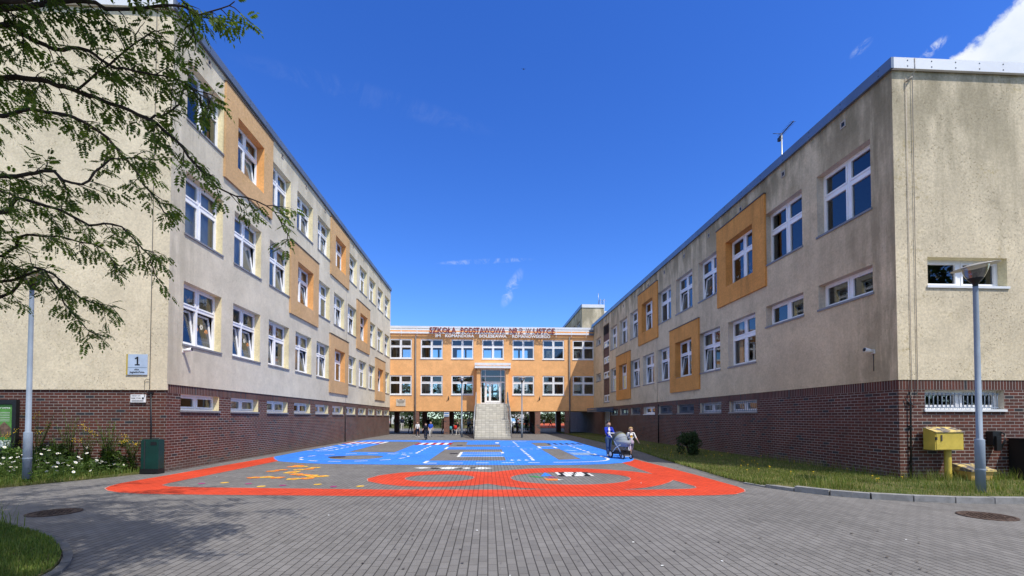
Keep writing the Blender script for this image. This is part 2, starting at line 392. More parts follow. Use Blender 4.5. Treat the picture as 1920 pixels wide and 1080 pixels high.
def wall_grid(mb, axis, plane, out, u0, u1, z0, z1, holes, depth, mi=0, rmi=1):
    us = sorted({u0, u1, *[h[0] for h in holes], *[h[1] for h in holes]}); zs = sorted({z0, z1, *[h[2] for h in holes], *[h[3] for h in holes]})
    us = [u for u in us if u0-1e-6 <= u <= u1+1e-6]; zs = [z for z in zs if z0-1e-6 <= z <= z1+1e-6]
    P = (lambda u, z, d=0: (plane-out*d, u, z)) if axis == 'x' else (lambda u, z, d=0: (u, plane-out*d, z))
    flip = (out < 0) if axis == 'x' else (out > 0)
    def q(pts, m): mb.poly(pts[::-1] if flip else pts, m)
    for i in range(len(us)-1):
        for j in range(len(zs)-1):
            cu, cz = (us[i]+us[i+1])/2, (zs[j]+zs[j+1])/2
            if any(h[0] < cu < h[1] and h[2] < cz < h[3] for h in holes): continue
            q([P(us[i],zs[j]), P(us[i+1],zs[j]), P(us[i+1],zs[j+1]), P(us[i],zs[j+1])], mi)
    for h in holes:
        a, b, c, d = h[:4]; r = h[4] if len(h) > 4 else rmi; dp = h[5] if len(h) > 5 else depth
        q([P(a,c), P(a,d), P(a,d,dp), P(a,c,dp)], r); q([P(b,d), P(b,c), P(b,c,dp), P(b,d,dp)], r)
        q([P(a,d), P(b,d), P(b,d,dp), P(a,d,dp)], r); q([P(b,c), P(a,c), P(a,c,dp), P(b,c,dp)], r)

def surround(parent, org, axis, plane, out, win, mats, side=.74, low=.72, high=.74, proud=.075, depth=.26, facade=None):
    """coloured box frame round one window, standing proud of the wall"""
    a, b, c, d = win; mb = MB(); g = .0
    o0, o1, p0, p1 = a-side, b+side, c-low, d+high
    pl = plane+out*proud
    wall_grid(mb, axis, pl, out, o0, o1, p0, p1, [(a+.012, b-.012, c+.0, d-.012)], depth+proud, 0, 1)
    P = (lambda u, z, e=0: (pl-out*e, u, z)) if axis == 'x' else (lambda u, z, e=0: (u, pl-out*e, z))
    e = proud-.002
    mb.poly([P(o0,p0), P(o0,p1), P(o0,p1,e), P(o0,p0,e)], 2); mb.poly([P(o1,p1), P(o1,p0), P(o1,p0,e), P(o1,p1,e)], 2)
    mb.poly([P(o1,p0), P(o0,p0), P(o0,p0,e), P(o1,p0,e)], 2)
    s = mb.build('window_surround', mats, parent, org)
    cp = MB(); t0, t1 = (pl+out*.03, plane+out*.002)
    xs = (min(t0,t1), max(t0,t1))
    if axis == 'x': cp.box(xs[0], xs[1], o0-.02, o1+.02, p1, p1+.035)
    else: cp.box(o0-.02, o1+.02, xs[0], xs[1], p1, p1+.035)
    cp.build('flashing', M['cap'], s, org)
    return s

def ground_poly(name, pts, z, mat_, holes=(), kind='structure', label=None, parent=None):
    bm = bmesh.new(); edges = []
    for loop in [pts]+list(holes):
        vs = [bm.verts.new((x, y, z)) for x, y in loop]
        for i in range(len(vs)): edges.append(bm.edges.new((vs[i], vs[(i+1) % len(vs)])))
    bmesh.ops.triangle_fill(bm, use_beauty=True, use_dissolve=False, edges=edges)
    for f in bm.faces:
        if f.normal.z < 0: f.normal_flip()
    if z > .03:   # turned-down edge of a raised bed
        rim = [e for e in bm.edges if e.is_boundary]; rv_ = {}
        for e in rim:
            for v in e.verts:
                if v not in rv_: rv_[v] = bm.verts.new((v.co.x, v.co.y, -.03))
        for e in rim: bm.faces.new((e.verts[0], e.verts[1], rv_[e.verts[1]], rv_[e.verts[0]]))
    me = bpy.data.meshes.new(name); bm.to_mesh(me); bm.free(); me.materials.append(mat_)
    o = link(bpy.data.objects.new(name, me), parent); tag(o, label, None, None, kind); return o
def spline(pts, n=6, closed=False):
    out = []; N = len(pts); rngi = range(N) if closed else range(N-1)
    for i in rngi:
        p0, p1, p2, p3 = [pts[(i+k) % N] if closed else pts[min(max(i+k,0),N-1)] for k in (-1,0,1,2)]
        for k in range(n):
            t = k/n
            out.append(tuple(.5*((2*b)+(-a+c)*t+(2*a-5*b+4*c-d)*t*t+(-a+3*b-3*c+d)*t**3) for a,b,c,d in zip(p0,p1,p2,p3)))
    if not closed: out.append(tuple(pts[-1]))
    return out
def ellipse(cx, cy, a, b, n=48, rot=0.):
    c, s = math.cos(rot), math.sin(rot)
    return [(cx+a*math.cos(t)*c-b*math.sin(t)*s, cy+a*math.cos(t)*s+b*math.sin(t)*c) for t in [2*math.pi*k/n for k in range(n)]]

# ------------------------------------------------------------------ ground, paving, kerbs
g = MB(); g.poly([(-900,-900,-.05),(900,-900,-.05),(900,900,-.05),(-900,900,-.05)]); tag(g.build('ground', M['turf']), kind='structure')
g = MB(); g.poly([(-26,-24,0),(30,-24,0),(30,66,0),(-26,66,0)]); tag(g.build('paving', M['paver']), kind='structure')
# lawn beside the right wing and across its end wall, held by a kerb
KERB = [(7.25,48.2),(7.1,37.5),(7.0,27.8),(6.9,22.),(6.55,18.3),(6.25,15.6),(6.1,13.4),(5.93,11.2),(6.06,9.95),(6.5,8.98),(6.98,8.46),(7.46,8.16),(8.3,7.86),(9.5,7.7),(12.,7.6),(16.,7.6),(22.,7.6)]
K = spline(KERB, 5)
lawn_r = [(x+.09, y+.04) for x, y in K]+[(22.,10.56),(9.9,10.56),(9.9,48.2)]
ground_poly('lawn', lawn_r, .05, M['turf'])
def kerb_strip(path, name, step, w=.08, hfun=None, mk='kerb'):
    """kerb stones laid end to end along the path, one piece of ground work"""
    mb = MB(); acc = []; L = 0
    P = [Vector((x, y, 0)) for x, y in path]
    seg = [0]
    for a, b in zip(P, P[1:]): seg.append(seg[-1]+(b-a).length)
    def at(d):
        for i in range(len(P)-1):
            if seg[i+1] >= d: t = (d-seg[i])/max(1e-6, seg[i+1]-seg[i]); return P[i].lerp(P[i+1], t)
        return P[-1]
    d = 0
    while d < seg[-1]-.05:
        a, b = at(d+.006), at(min(d+step-.006, seg[-1])); t = (b-a).normalized(); n = Vector((t.y, -t.x, 0)); h = hfun(a) if hfun else .03
        h += random.uniform(-.004, .004)
        q = [a+n*w, b+n*w, b-n*w, a-n*w]; q = [(p.x, p.y) for p in q]
        ar = sum(q[i][0]*q[(i+1)%4][1]-q[(i+1)%4][0]*q[i][1] for i in range(4))
        mb.prism(q if ar > 0 else q[::-1], -.02, h); d += step
    return tag(mb.build(name, M[mk]), kind='structure')
kerb_strip([p for p in K if p[1] < 10.4], 'kerb', .62, .075, lambda p: .11 if p.y < 9.3 else max(.03, .11-(p.y-9.3)*.09))
# lawn corner on the left of the drive, and the flower bed at the foot of the left wing
K2 = spline([(-12.,6.9),(-9.,7.05),(-6.95,6.95),(-6.2,6.62),(-5.4,6.15),(-4.75,5.6),(-4.28,5.05),(-4.05,4.5),(-4.05,3.6),(-4.4,2.4),(-5.4,1.3),(-8.,.6)], 5)
ground_poly('lawn_corner', [(x-.10, y-.10) for x, y in K2]+[(-14.,.4),(-14.,6.9)], .05, M['turf'])
kerb_strip([(x-.06, y-.06) for x, y in K2], 'kerb_corner', .3, .04, lambda p: .035, 'kerb_shaded')
bed = [(-22.,9.6),(-13.,9.9),(-10.56,10.45),(-9.75,12.),(-9.35,13.0),(-9.35,13.3),(-22.,13.3)]
ground_poly('flower_bed', bed, .05, M['turf'])
# ground behind the school: grass verge, sports court
ground_poly('grass_verge', [(-40,66.2),(7.5,66.2),(7.5,140),(-40,140)], -.02, M['turf'])
court = plain('court_red', (.50,.105,.05), .9, .1); ground_poly('sports_court', [(8.5,70),(40,70),(40,128),(8.5,128)], -.01, court)
sand = plain('sand', (.48,.30,.15), .95, .1); ground_poly('sand_strip', [(8.5,128.2),(40,128.2),(40,150),(8.5,150)], -.01, sand)

# ------------------------------------------------------------------ painted markings on the paving (coordinates measured on site)
red_outer = [(-8.33,18.42),(-8.43,14.54),(-8.46,12.72),(-8.51,11.78),(-8.52,11.15),(-8.38,10.65),(-8.22,10.34),(-7.92,10.03),(-7.52,9.77),(-6.87,9.55),(-5.22,9.34),(-3.7,9.2),(-1.79,8.98),(0.67,8.84),(3.14,8.77),(4.45,8.8),(4.91,8.89),(5.28,9.2),(5.43,9.5),(5.51,9.92),(5.53,11.97),(5.45,14.56),(5.37,16.6),(5.07,15.95),(4.5,15.25),(4.44,12.24),(4.09,12.84),(3.47,13.38),(2.66,13.75),(1.9,13.85),(1.19,13.68),(0.7,13.39),(0.08,12.87),(-0.53,13.12),(-1.1,13.27),(-1.7,13.2),(-2.4,12.9),(-2.85,12.33),(-3.01,11.65),(-2.86,11.15),(-2.42,10.67),(-1.91,10.34),(-1.35,10.21),(-0.88,10.21),(-0.3,10.36),(0.0,10.6),(0.3,10.25),(0.75,9.94),(1.33,9.70),(0.0,9.75),(-1.96,9.84),(-4.07,10.12),(-6.26,10.4),(-7.05,10.56),(-7.33,10.78),(-7.40,11.09),(-7.38,12.29),(-7.37,13.77),(-7.35,16.53),(-7.63,17.03),(-8.09,17.84)]
tri = [(4.51,10.99),(4.57,9.95),(4.5,9.75),(4.3,9.64),(3.34,9.57),(2.87,9.6),(3.42,9.82),(3.9,10.2),(4.25,10.6)]
ground_poly('paint_red', red_outer, .004, M['paint_red'], [ellipse(-1.21,11.7,.86,.70), ellipse(2.08,11.56,1.5,1.19), tri[::-1]])
blue = [(-8.33,18.42),(-8.4,20.5),(-8.42,24.),(-8.42,30.9),(-8.2,31.9),(-7.7,31.9),(-5.5,31.5),(-1.2,30.9),(1.6,30.7),(5.4,30.4),(5.58,29.8),(5.52,20.1),(5.42,16.85),(5.18,16.2),(4.95,15.75),(4.48,15.27),(3.83,14.9),(2.82,14.7),(.77,14.78),(-2.85,15.08),(-5.38,15.48),(-6.34,15.86),(-7.25,16.45),(-7.68,17.05),(-8.11,17.85)]
I1 = [(-6.2,20.8),(-4.1,20.4),(-4.2,29.4),(-6.3,29.7)]; I3 = [(-2.1,16.42),(.64,16.32),(.66,22.1),(-2.06,22.2)]
I4 = [(-2.1,24.2),(.66,24.1),(.7,29.3),(-2.2,29.2)]; I5 = [(2.57,22.35),(3.47,22.4),(3.42,16.7),(2.56,16.5)]; I6 = [(2.58,27.7),(3.49,27.8),(3.46,24.5),(2.6,24.6)]
ground_poly('paint_blue', blue, .0045, M['paint_blue'], [I1, ellipse(-5.03,17.95,.98,.95), I3, I4, I5, I6])
ground_poly('paint_blue_slot', [(-1.15,17.84),(.65,17.84),(.66,20.4),(-1.15,20.46)], .0045, M['paint_blue']); ground_poly('paint_blue_slot', [(-1.22,26.1),(.69,26.),(.7,29.25),(-1.27,29.3)], .0045, M['paint_blue'])
el = MB()
def edge(loop, z=.0075, w=.02):
    for a, b in zip(loop, loop[1:]+loop[:1]): dash(el, a, b, w, z)
wm = MB(); wp = MB(); cr = MB(); bk = MB(); yl = MB(); og = MB()
def dash(mb, a, b, w=.11, z=.009):
    a, b = Vector((*a,0)), Vector((*b,0)); t = (b-a).normalized(); n = Vector((-t.y, t.x, 0))*w/2
    mb.poly([(a.x-n.x,a.y-n.y,z),(b.x-n.x,b.y-n.y,z),(b.x+n.x,b.y+n.y,z),(a.x+n.x,a.y+n.y,z)])
def dashes_along(c, ln=.45, w=.11):
    for i, p in enumerate(c):
        q = c[min(i+1,len(c)-1)]; o = c[max(i-1,0)]; t = Vector((q[0]-o[0], q[1]-o[1], 0)).normalized()*ln/2
        dash(wm, (p[0]-t.x,p[1]-t.y), (p[0]+t.x,p[1]+t.y), w)
for lp_ in (red_outer, ellipse(-1.21,11.7,.86,.70), ellipse(2.08,11.56,1.5,1.19), tri): edge(lp_)
o = el.build('paint_edge_line', paver('paint_edge', (.52,.28,.25), .5)); tag(o, kind='structure')
ring_pts = ellipse(-5.1,18.05,2.0,1.78,28)
for i in range(0,28,2): dash(wm, ring_pts[i], ring_pts[(i+1)%28], .1)
dashes_along([(-7.27,28.0),(-7.27,27.0),(-7.27,26.05),(-7.28,25.14),(-7.27,24.23),(-7.28,23.38),(-7.25,22.5),(-7.3,21.75),(-7.55,21.5),(-7.85,21.58),(-8.15,21.69)])
dashes_along([(-3.05,24.53),(-3.08,23.61),(-3.09,22.66),(-3.08,21.69),(-3.07,20.72),(-3.06,20.0)]); dashes_along([(-3.3,19.9),(-3.6,19.9),(-3.9,19.95)], .16)
dashes_along([(1.59,28.9),(1.6,28.08),(1.61,26.85),(1.6,25.54),(1.6,24.29)]); dashes_along([(1.61,22.13),(1.61,21.31),(1.61,20.4),(1.62,19.56),(1.63,18.75),(1.63,17.94),(1.63,17.2),(1.62,16.52)])
dashes_along([(.85,24.2),(1.1,24.2),(1.35,24.2)], .14); dashes_along([(1.8,22.2),(2.1,22.2),(2.4,22.2)], .14)
dashes_along([(4.46,25.2),(4.43,24.43),(4.43,23.48),(4.43,22.61),(4.43,21.89),(4.42,20.99),(4.43,20.17),(4.45,18.94),(4.45,17.79)])
cv = spline([(4.47,17.34),(4.42,16.69),(4.16,16.13),(3.72,15.8),(3.11,15.62),(2.22,15.55)], 5)
for a, b in zip(cv, cv[1:]): dash(wm, a, b, .1)
for x0, x1 in ((-2.13,-1.7),(-1.27,-.84),(-.4,.03),(.47,.89),(1.36,1.75)): dash(wm, (x0,15.5), (x1,15.47), .1)
for x in (.86,1.11,1.37): wm.poly([(x-.09,16.3,.009),(x+.09,16.3,.009),(x,16.62,.009)])
for br in ([(-2.13,15.55),(-2.1,16.26)],[(-1.15,17.84),(-1.15,20.46),(.62,20.37),(.64,19.61)],[(-2.07,22.4),(-2.07,23.99),(-1.14,23.94)],[(-3.2,29.27),(-2.27,29.22)],[(-1.15,17.88),(.6,17.88)],[(-1.1,19.2),(.6,19.2)],[(2.6,24.3),(3.4,24.3)],[(2.62,22.8),(2.62,24.)],[(3.42,22.8),(3.42,23.9)],[(1.65,29.4),(2.45,29.3)],[(3.45,25.4),(5.3,25.2)]):
    for a, b in zip(br, br[1:]): dash(wm, a, b, .12)
wm.poly([(.45,27.2,.009),(.66,27.2,.009),(.66,28.2,.009),(.45,28.2,.009)])
for a, b in (((-8.18,22.88),(-7.61,22.26)),((-8.34,24.63),(-7.63,23.72)),((-8.39,26.35),(-7.68,25.16)),((-8.3,23.8),(-7.62,23.0)),((-8.3,27.3),(-7.68,26.4))): dash(wm, a, b, .12)
for k in range(9):   # pale hatched bays
    y = 18.45+k*.15; dash(wp, (3.5,y+.18), (4.4,y), .1)
dash(wp, (3.6,21.4), (4.05,20.9), .3)
for x0, x1, y0, y1 in ((-8.55,-6.2,27.4,29.3),(-4.15,-2.1,26.0,28.0)):   # red and white zebra crossings
    n = 10 if x0 < -8 else 9
    for k in range(n):
        a = x0+(x1-x0)*k/n; b = x0+(x1-x0)*(k+1)/n
        (wm if k % 2 else cr).poly([(a,y0,.010),(b,y0,.010),(b,y1,.010),(a,y1,.010)])
for k in range(6):
    a = 3.46+k*.35; bk.poly([(a,25.9,.010),(a+.17,25.9,.010),(a+.17,27.1,.010),(a,27.1,.010)])
flow = [(-5.99,14.9),(-5.26,14.28),(-6.,13.73),(-5.51,13.76),(-6.11,13.41),(-5.46,13.02),(-5.14,12.67),(-4.63,12.37),(-5.32,11.96),(-4.81,11.69),(-4.53,11.78),(-4.46,12.11),(-5.92,12.),(-5.65,12.09),(-6.04,14.6),(-5.75,14.6),(-5.3,13.9),(-5.43,13.2),(-4.9,12.5),(-4.3,12.2)]
for i, (x, y) in enumerate(flow):   # painted flowers: five petals and a heart
    a, b = (yl, og) if i % 2 else (og, yl)
    for k in range(5):
        an = 2*math.pi*k/5+i; a.poly([(px,py,.006+.0006*k) for px, py in ellipse(x+.1*math.cos(an), y+.1*math.sin(an), .085, .085, 12)])
    b.poly([(px,py,.0105) for px, py in ellipse(x, y, .07, .07, 12)])
for x, y in ((-3.87,10.71),(-2.83,10.38),(-6.15,11.11),(-5.01,10.47)): yl.poly([(px,py,.006) for px, py in ellipse(x, y, .09, .1, 14)])
mg = MB()
for x, y in ((-6.6,11.0),(-4.6,10.6),(-3.4,10.35),(-5.5,10.9)): mg.poly([(px,py,.006) for px, py in ellipse(x, y, .07, .08, 14)])
# black and white word board and banner, a small boat-shaped emblem
for j, y in enumerate((11.86,12.16,12.46)):
    for k in range(11):
        x = 1.86+k*.083; m_ = bk if ((k*7+j*5) % 4 == 0 or (j != 1 and k in (1,9)) or (j == 0 and k == 4)) else wm
        m_.poly([(x,y,.006),(x+.08,y,.006),(x+.08,y+.28,.006),(x,y+.28,.006)])
for cx, a, b in ((-1.98,.27,.2),(-1.2,.38,.3),(-.62,.22,.18),(-.2,.36,.3)):
    wm.poly([(cx-a,13.95-.1*(cx+1.),.006),(cx,13.95-b-.1*(cx+1.),.006),(cx+a,13.95-.1*(cx+1.),.006),(cx,13.95+b-.1*(cx+1.),.006)])
for cx in (-1.62,-1.5,-.92,-.82,-.45): bk.poly([(px,py,.007) for px, py in ellipse(cx, 13.9-.1*(cx+1.)+.1*math.sin(cx*9), .1, .12, 8)])
for cx in (-.32,-.2,-.08,-1.25,-1.1): bk.poly([(px,py,.008) for px, py in ellipse(cx, 13.9-.1*(cx+1.), .03, .05, 6)])
lb = MB(); lb.poly([(1.36,11.86,.006),(1.68,11.96,.006),(1.58,12.7,.006)]); tag(lb.build('paint_emblem_blue', M['paint_blue']), kind='structure')
lb = MB(); lb.poly([(1.02,11.99,.006),(1.2,11.7,.006),(1.43,11.52,.006),(1.28,11.9,.006)]); tag(lb.build('paint_emblem_green', M['paint_green']), kind='structure')
mg.poly([(1.5,11.56,.006),(1.83,11.71,.006),(1.6,11.8,.006)]); og.poly([(1.38,11.45,.006),(1.45,11.08,.006),(1.69,11.07,.006),(1.74,11.36,.006)]); wm.poly([(1.72,11.26,.006),(1.70,11.12,.006),(1.85,11.23,.006)])
for nm, mb_, mk in (('paint_white',wm,'paint_white'),('paint_pale_blue',wp,'paint_pale'),('paint_crimson',cr,'paint_crimson'),('paint_black',bk,'paint_black'),('paint_yellow',yl,'paint_yellow'),('paint_orange',og,'paint_orange'),('paint_magenta',mg,'paint_magenta')):
    o = mb_.build(nm, M[mk]); tag(o, kind='structure')
    for f in o.data.polygons:
        pass
    bm = bmesh.new(); bm.from_mesh(o.data)
    for f in bm.faces:
        if f.normal.z < 0: f.normal_flip()
    bm.to_mesh(o.data); bm.free()
# ------------------------------------------------------------------ left wing
ORG = (XL, YL, 0)
lw = thing('school_wing', ORG, 'long three-storey cream school wing on the left with orange window frames above a brick base', 'building')
PX = XL+.03; PY = YL-.04; PB = YC-.02
LC = [14.89+2.628*k for k in range(11)]; WW = 1.92
ROWS = [(3.68,5.57),(6.98,8.87),(10.42,12.24)]
SUR = {(0,5),(0,9),(1,3),(1,7),(2,1),(2,5)}
mb = MB()
holesB = [(c-WW/2, c+WW/2, 1.72, 2.22) for c in LC]
wall_grid(mb, 'x', XL, 1, YL, PB, 0, 2.22, holesB, .3, 0, 2); wall_grid(mb, 'x', XL+.004, 1, YL-.004, PB, 2.22, 2.468, [], 0, 1)
wall_grid(mb, 'y', YL, -1, -24, XL, 0, 2.5, [], 0, 0)
mb.poly([(XL,PB,0),(-24,PB,0),(-24,PB,2.5),(XL,PB,2.5)], 0)
mb.build('plinth', [M['brick'], M['soldier'], M['reveal']], lw, ORG)
mb = MB(); holes = []
for r, (z0, z1) in enumerate(ROWS):
    for k, c in enumerate(LC): holes.append((c-WW/2, c+WW/2, z0, z1))
wall_grid(mb, 'x', PX, 1, PY, PB, 2.468, HL-.2, holes, .27, 0, 1)
wall_grid(mb, 'y', PY, -1, -24, PX, 2.30, HL-.2, [], 0, 2)
mb.poly([(-24,PY,2.30),(PX,PY,2.30),(PX,YL,2.30),(-24,YL,2.30)], 2); mb.poly([(PX,PY,2.30),(PX,PY,2.468),(PX,YL,2.468),(PX,YL,2.30)], 2)
mb.poly([(XL,PY,2.468),(PX,PY,2.468),(PX,PB,2.468),(XL,PB,2.468)], 0)
mb.poly([(PX,PB,2.468),(-24,PB,2.468),(-24,PB,HL-.2),(PX,PB,HL-.2)], 0)
mb.build('wall', [M['plaster_left'], M['reveal'], M['plaster_left_end']], lw, ORG)
mb = MB(); mb.box(-24,PX-.02,PY+.02,PB,HL-.3,HL-.06); mb.build('roof', M['roof'], lw, ORG)
def fascia(parent, org, x0, x1, y0, y1, z0, z1, side, mats):
    mb = MB()
    if side > 0: mb.box(x1,x1+.07,y0-.07,y1,z0,z1,0); mb.box(x0,x1,y0-.07,y0,z0,z1,1); mb.box(x1-.3,x1,y0,y1,z1-.03,z1,0); mb.box(x0,x1-.3,y0,y0+.3,z1-.03,z1,0)
    else: mb.box(x0-.07,x0,y0-.07,y1,z0,z1,0); mb.box(x0,x1,y0-.07,y0,z0,z1,1); mb.box(x0,x0+.3,y0,y1,z1-.03,z1,0); mb.box(x0+.3,x1,y0,y0+.3,z1-.03,z1,0)
    rv = mb   # rivets and sheet joints
    y = y0+.3
    while y < y1:
        xx = x1+.07 if side > 0 else x0-.07
        for z in (z0+.06, z1-.07): rv.box(min(xx,xx+side*.006), max(xx,xx+side*.006), y-.012, y+.012, z-.012, z+.012, 2)
        y += 1.25
    x = (x1-.35) if side > 0 else (x0+.35); 
    while x0 < x < x1:
        for z in (z0+.06, z1-.07): rv.box(x-.012, x+.012, y0-.076, y0-.07, z-.012, z+.012, 2)
        x -= side*.62
    return mb.build('fascia', mats+[M['dark_metal']], parent, org)
fascia(lw, ORG, -24, PX+.03, PY-.03, PB, HL-.26, HL, 1, [M['fascia'], M['fascia_light']])
mb = MB()   # rooms behind the windows
for z in (2.55, 5.88, 9.2, 12.6): mb.box(-23.9, PX-.3, YL+.05, PB-.05, z-.12, z+.12)
mb.box(-14.3,-14.1, YL+.1, PB-.1, .1, HL-.4)
for k in (2.5,5.5,8.5): mb.box(-14.,PX-.32, LC[0]+2.628*k-.08, LC[0]+2.628*k+.08, .1, HL-.4)
mb.build('interior_wall', M['interior'], lw, ORG)

def deco_fence(f, w, h):
    mb = MB(); x = .1
    while x < w/2-.16:
        mb.poly([(x,.09,.1),(x+.075,.09,.1),(x+.075,.09,.40),(x+.037,.09,.47),(x,.09,.40)], 0); x += .105
    mb.poly([(.08,.088,.16),(w/2-.08,.088,.16),(w/2-.08,.088,.21),(.08,.088,.21)], 0); mb.poly([(.08,.088,.3),(w/2-.08,.088,.3),(w/2-.08,.088,.34),(.08,.088,.34)], 0)
    mb.build('paper_fence', M['white'], f)
    for i in range(3):
        cx, cz = .2+.25*i, .66+.12*(i%2); mb = MB()
        for k in range(6): mb.poly([(cx+.055*math.cos(k*1.047)+.04*math.cos(a), .086+.0005*k, cz+.055*math.sin(k*1.047)+.04*math.sin(a)) for a in [q*1.047 for q in range(6)]], i%2)
        mb.poly([(cx-.012,.092,.45),(cx+.012,.092,.45),(cx+.012,.092,cz-.05),(cx-.012,.092,cz-.05)], 2); mb.build('paper_flower', [M['po'], M['curtain'], M['leaf_mid']], f)
    for i, (cx, cz) in enumerate(((-.6,1.4),(-.25,1.52),(.3,1.45),(.62,1.58),(-.55,.8),(-.3,.55))):
        mb = MB()
        for s in (-1,1):
            mb.poly([(cx,.086,cz),(cx+s*.1,.086,cz+.12),(cx+s*.13,.086,cz+.02),(cx+s*.03,.086,cz-.03)]); mb.poly([(cx,.087,cz-.01),(cx+s*.08,.087,cz-.04),(cx+s*.06,.087,cz-.12)])
        mb.build('paper_butterfly', (M['white'],M['po'],M['louvre'])[i%3], f)
M['po'] = plain('paper_orange', (.7,.3,.1))
rs = random.Random(3)
for r, (z0, z1) in enumerate(ROWS):
    for k, c in enumerate(LC):
        ori = M['orange_left']
        if (r,k) in SUR:
            surround(lw, ORG, 'x', PX, 1, (c-WW/2, c+WW/2, z0, z1), [ori, M['orange_reveal'], M['orange_left']])
        tl = {0:(0,1),1:(0,1),2:(0,),3:(1,)}.get(k, (1,) if rs.random() < .6 else ()) if r == 0 else ((1,) if rs.random() < .7 else ((0,1) if rs.random() < .3 else ()))
        if r == 0: bl = ('curtain', .02, .98, .0, .16) if k > 2 else None
        else: bl = ('blind', .62, .99, 0., 1.) if rs.random() < .3 else (('curtain', .03, .99, 0., 1.) if rs.random() < .45 else (('blind', .03, .99, 0., 1.) if rs.random() < .75 else None))
        if r == 1 and k < 2: bl = ('blind', .03, .99, 0., 1.)
        window(lw, ORG, (PX-.25, c, z0), R(90), WW, z1-z0, 2, .64, tl, bl, deco=deco_fence if (r == 0 and k < 3) else None, ang=rs.uniform(5.5,8.5))
for k, c in enumerate(LC): window(lw, ORG, (XL-.22, c, 1.72), R(90), WW, .5, 2, None, (), ('blind',.05,.98,0.,1.) if k % 3 else None, sillout=.22, name='basement_window')
def vents(parent, org, axis_x, out, ys, z):
    for y in ys:
        v = MB(); x = axis_x
        a, b = sorted((x+out*.002, x+out*.02)); ring2 = [(y-.1,y+.1,z+.06,z+.1),(y-.1,y+.1,z-.1,z-.06),(y-.1,y-.06,z-.06,z+.06),(y+.06,y+.1,z-.06,z+.06)]
        for q in ring2: v.box(a, b, q[0], q[1], q[2], q[3], 0)
        a, b = sorted((x+out*.002, x+out*.006)); v.box(a, b, y-.06, y+.06, z-.06, z+.06, 1)
        v.build('vent', [M['interior'], M['black']], parent, org)
vents(lw, ORG, PX, 1, [LC[0]+2.628*k+.05 for k in range(11)], 12.93)
cb = MB(); cb.tube([(-9.42,PY-.03,HL-.1),(-9.42,PY-.02,2.4),(-9.42,PY-.02,2.32)], .008, 5); cb.tube([(-9.55,PY-.03,2.1),(-9.55,PY-.03,2.55),(-9.5,PY-.04,2.6),(-9.43,PY-.03,2.58)], .007, 5); cb.build('lightning_cable', M['dark_metal'], lw, ORG)
cb = MB(); cb.tube([(-9.40,YL-.04,2.22),(-9.36,YL-.05,1.2),(-9.38,YL-.05,.05)], .02, 6); cb.box(-9.5,-9.34,YL-.06,YL-.01,2.2,2.23); cb.build('cable_conduit', M['black'], lw, ORG); cb = MB(); cb.tube([(XL+.03,29.4,0.02),(XL+.03,29.4,2.3)], .03, 6); cb.build('cable_conduit', M['black'], lw, ORG)

# ------------------------------------------------------------------ right wing
ORG = (XR, YR, 0)
rw = thing('school_wing', ORG, 'two-storey weathered beige school wing on the right with orange window frames, aerial on its roof', 'building')
QX = XR-.02; QY = YR-.02; QB = YB
RC = [12.2+2.6*k for k in range(10)]; RW = 1.94
mb = MB()
holes = [(c-RW/2, c+RW/2, 1.73, 2.2) for c in RC[2:]]+[(36.95,38.5,0.05,2.1)]
wall_grid(mb, 'x', XR, -1, YR, YB+8, 0, 2.2, holes, .28, 0, 2); wall_grid(mb, 'x', XR-.004, -1, YR-.004, YB+8, 2.2, 2.44, [], 0, 1)
wall_grid(mb, 'y', YR, -1, XR, 26, 0, 2.2, [(10.58,12.62,1.70,2.19)], .28, 0, 2); wall_grid(mb, 'y', YR-.004, -1, XR-.004, 26, 2.2, 2.44, [], 0, 1)
mb.build('plinth', [M['brick'], M['soldier'], M['reveal_grey']], rw, ORG)
mb = MB(); holes = []
TOP = (6.93,8.78); LOW = (3.58,5.45)
for k, c in enumerate(RC):
    holes.append((c-RW/2, c+RW/2, *TOP)); holes.append((c-RW/2, c+RW/2, 4.73, 5.48) if k < 2 else (c-RW/2, c+RW/2, *LOW))
holes.append((36.95,38.82,2.75,9.35,0,.12)); holes += [(39.72,41.45,8.02,8.72),(39.72,41.45,4.77,5.5)]
wall_grid(mb, 'x', QX, -1, QY, YC, 2.44, HR-.2, holes, .27, 0, 1)
wall_grid(mb, 'y', QY, -1, QX, 26, 2.44, HR-.2, [(10.71,12.77,4.72,5.45,2)], .27, 3, 1)
mb.poly([(QX,QY,2.44),(XR,QY,2.44),(XR,YC,2.44),(QX,YC,2.44)], 0); mb.poly([(QX,QY,2.44),(26,QY,2.44),(26,YR,2.44),(QX,YR,2.44)], 3)
mb.build('wall', [M['plaster_right'], M['reveal_grey'], M['reveal'], M['plaster_right_end']], rw, ORG)
mb = MB(); mb.box(QX+.02,26,QY+.02,YB,HR-.3,HR-.06); mb.build('roof', M['roof'], rw, ORG)
fascia(rw, ORG, QX-.03, 26, QY-.03, YC+.3, HR-.27, HR, -1, [M['fascia'], M['fascia_light']])
mb = MB()
for z in (2.5, 6.2, 9.6): mb.box(QX+.3, 25.9, YR+.05, YB-.05, z-.12, z+.12)
mb.box(15.1,15.3, YR+.1, YB-.1, .1, HR-.4)
for k in (1.5,4.5,7.5): mb.box(QX+.32,15., RC[0]+2.6*k-.08, RC[0]+2.6*k+.08, .1, HR-.4)
mb.build('interior_wall', M['dark_int'], rw, ORG)
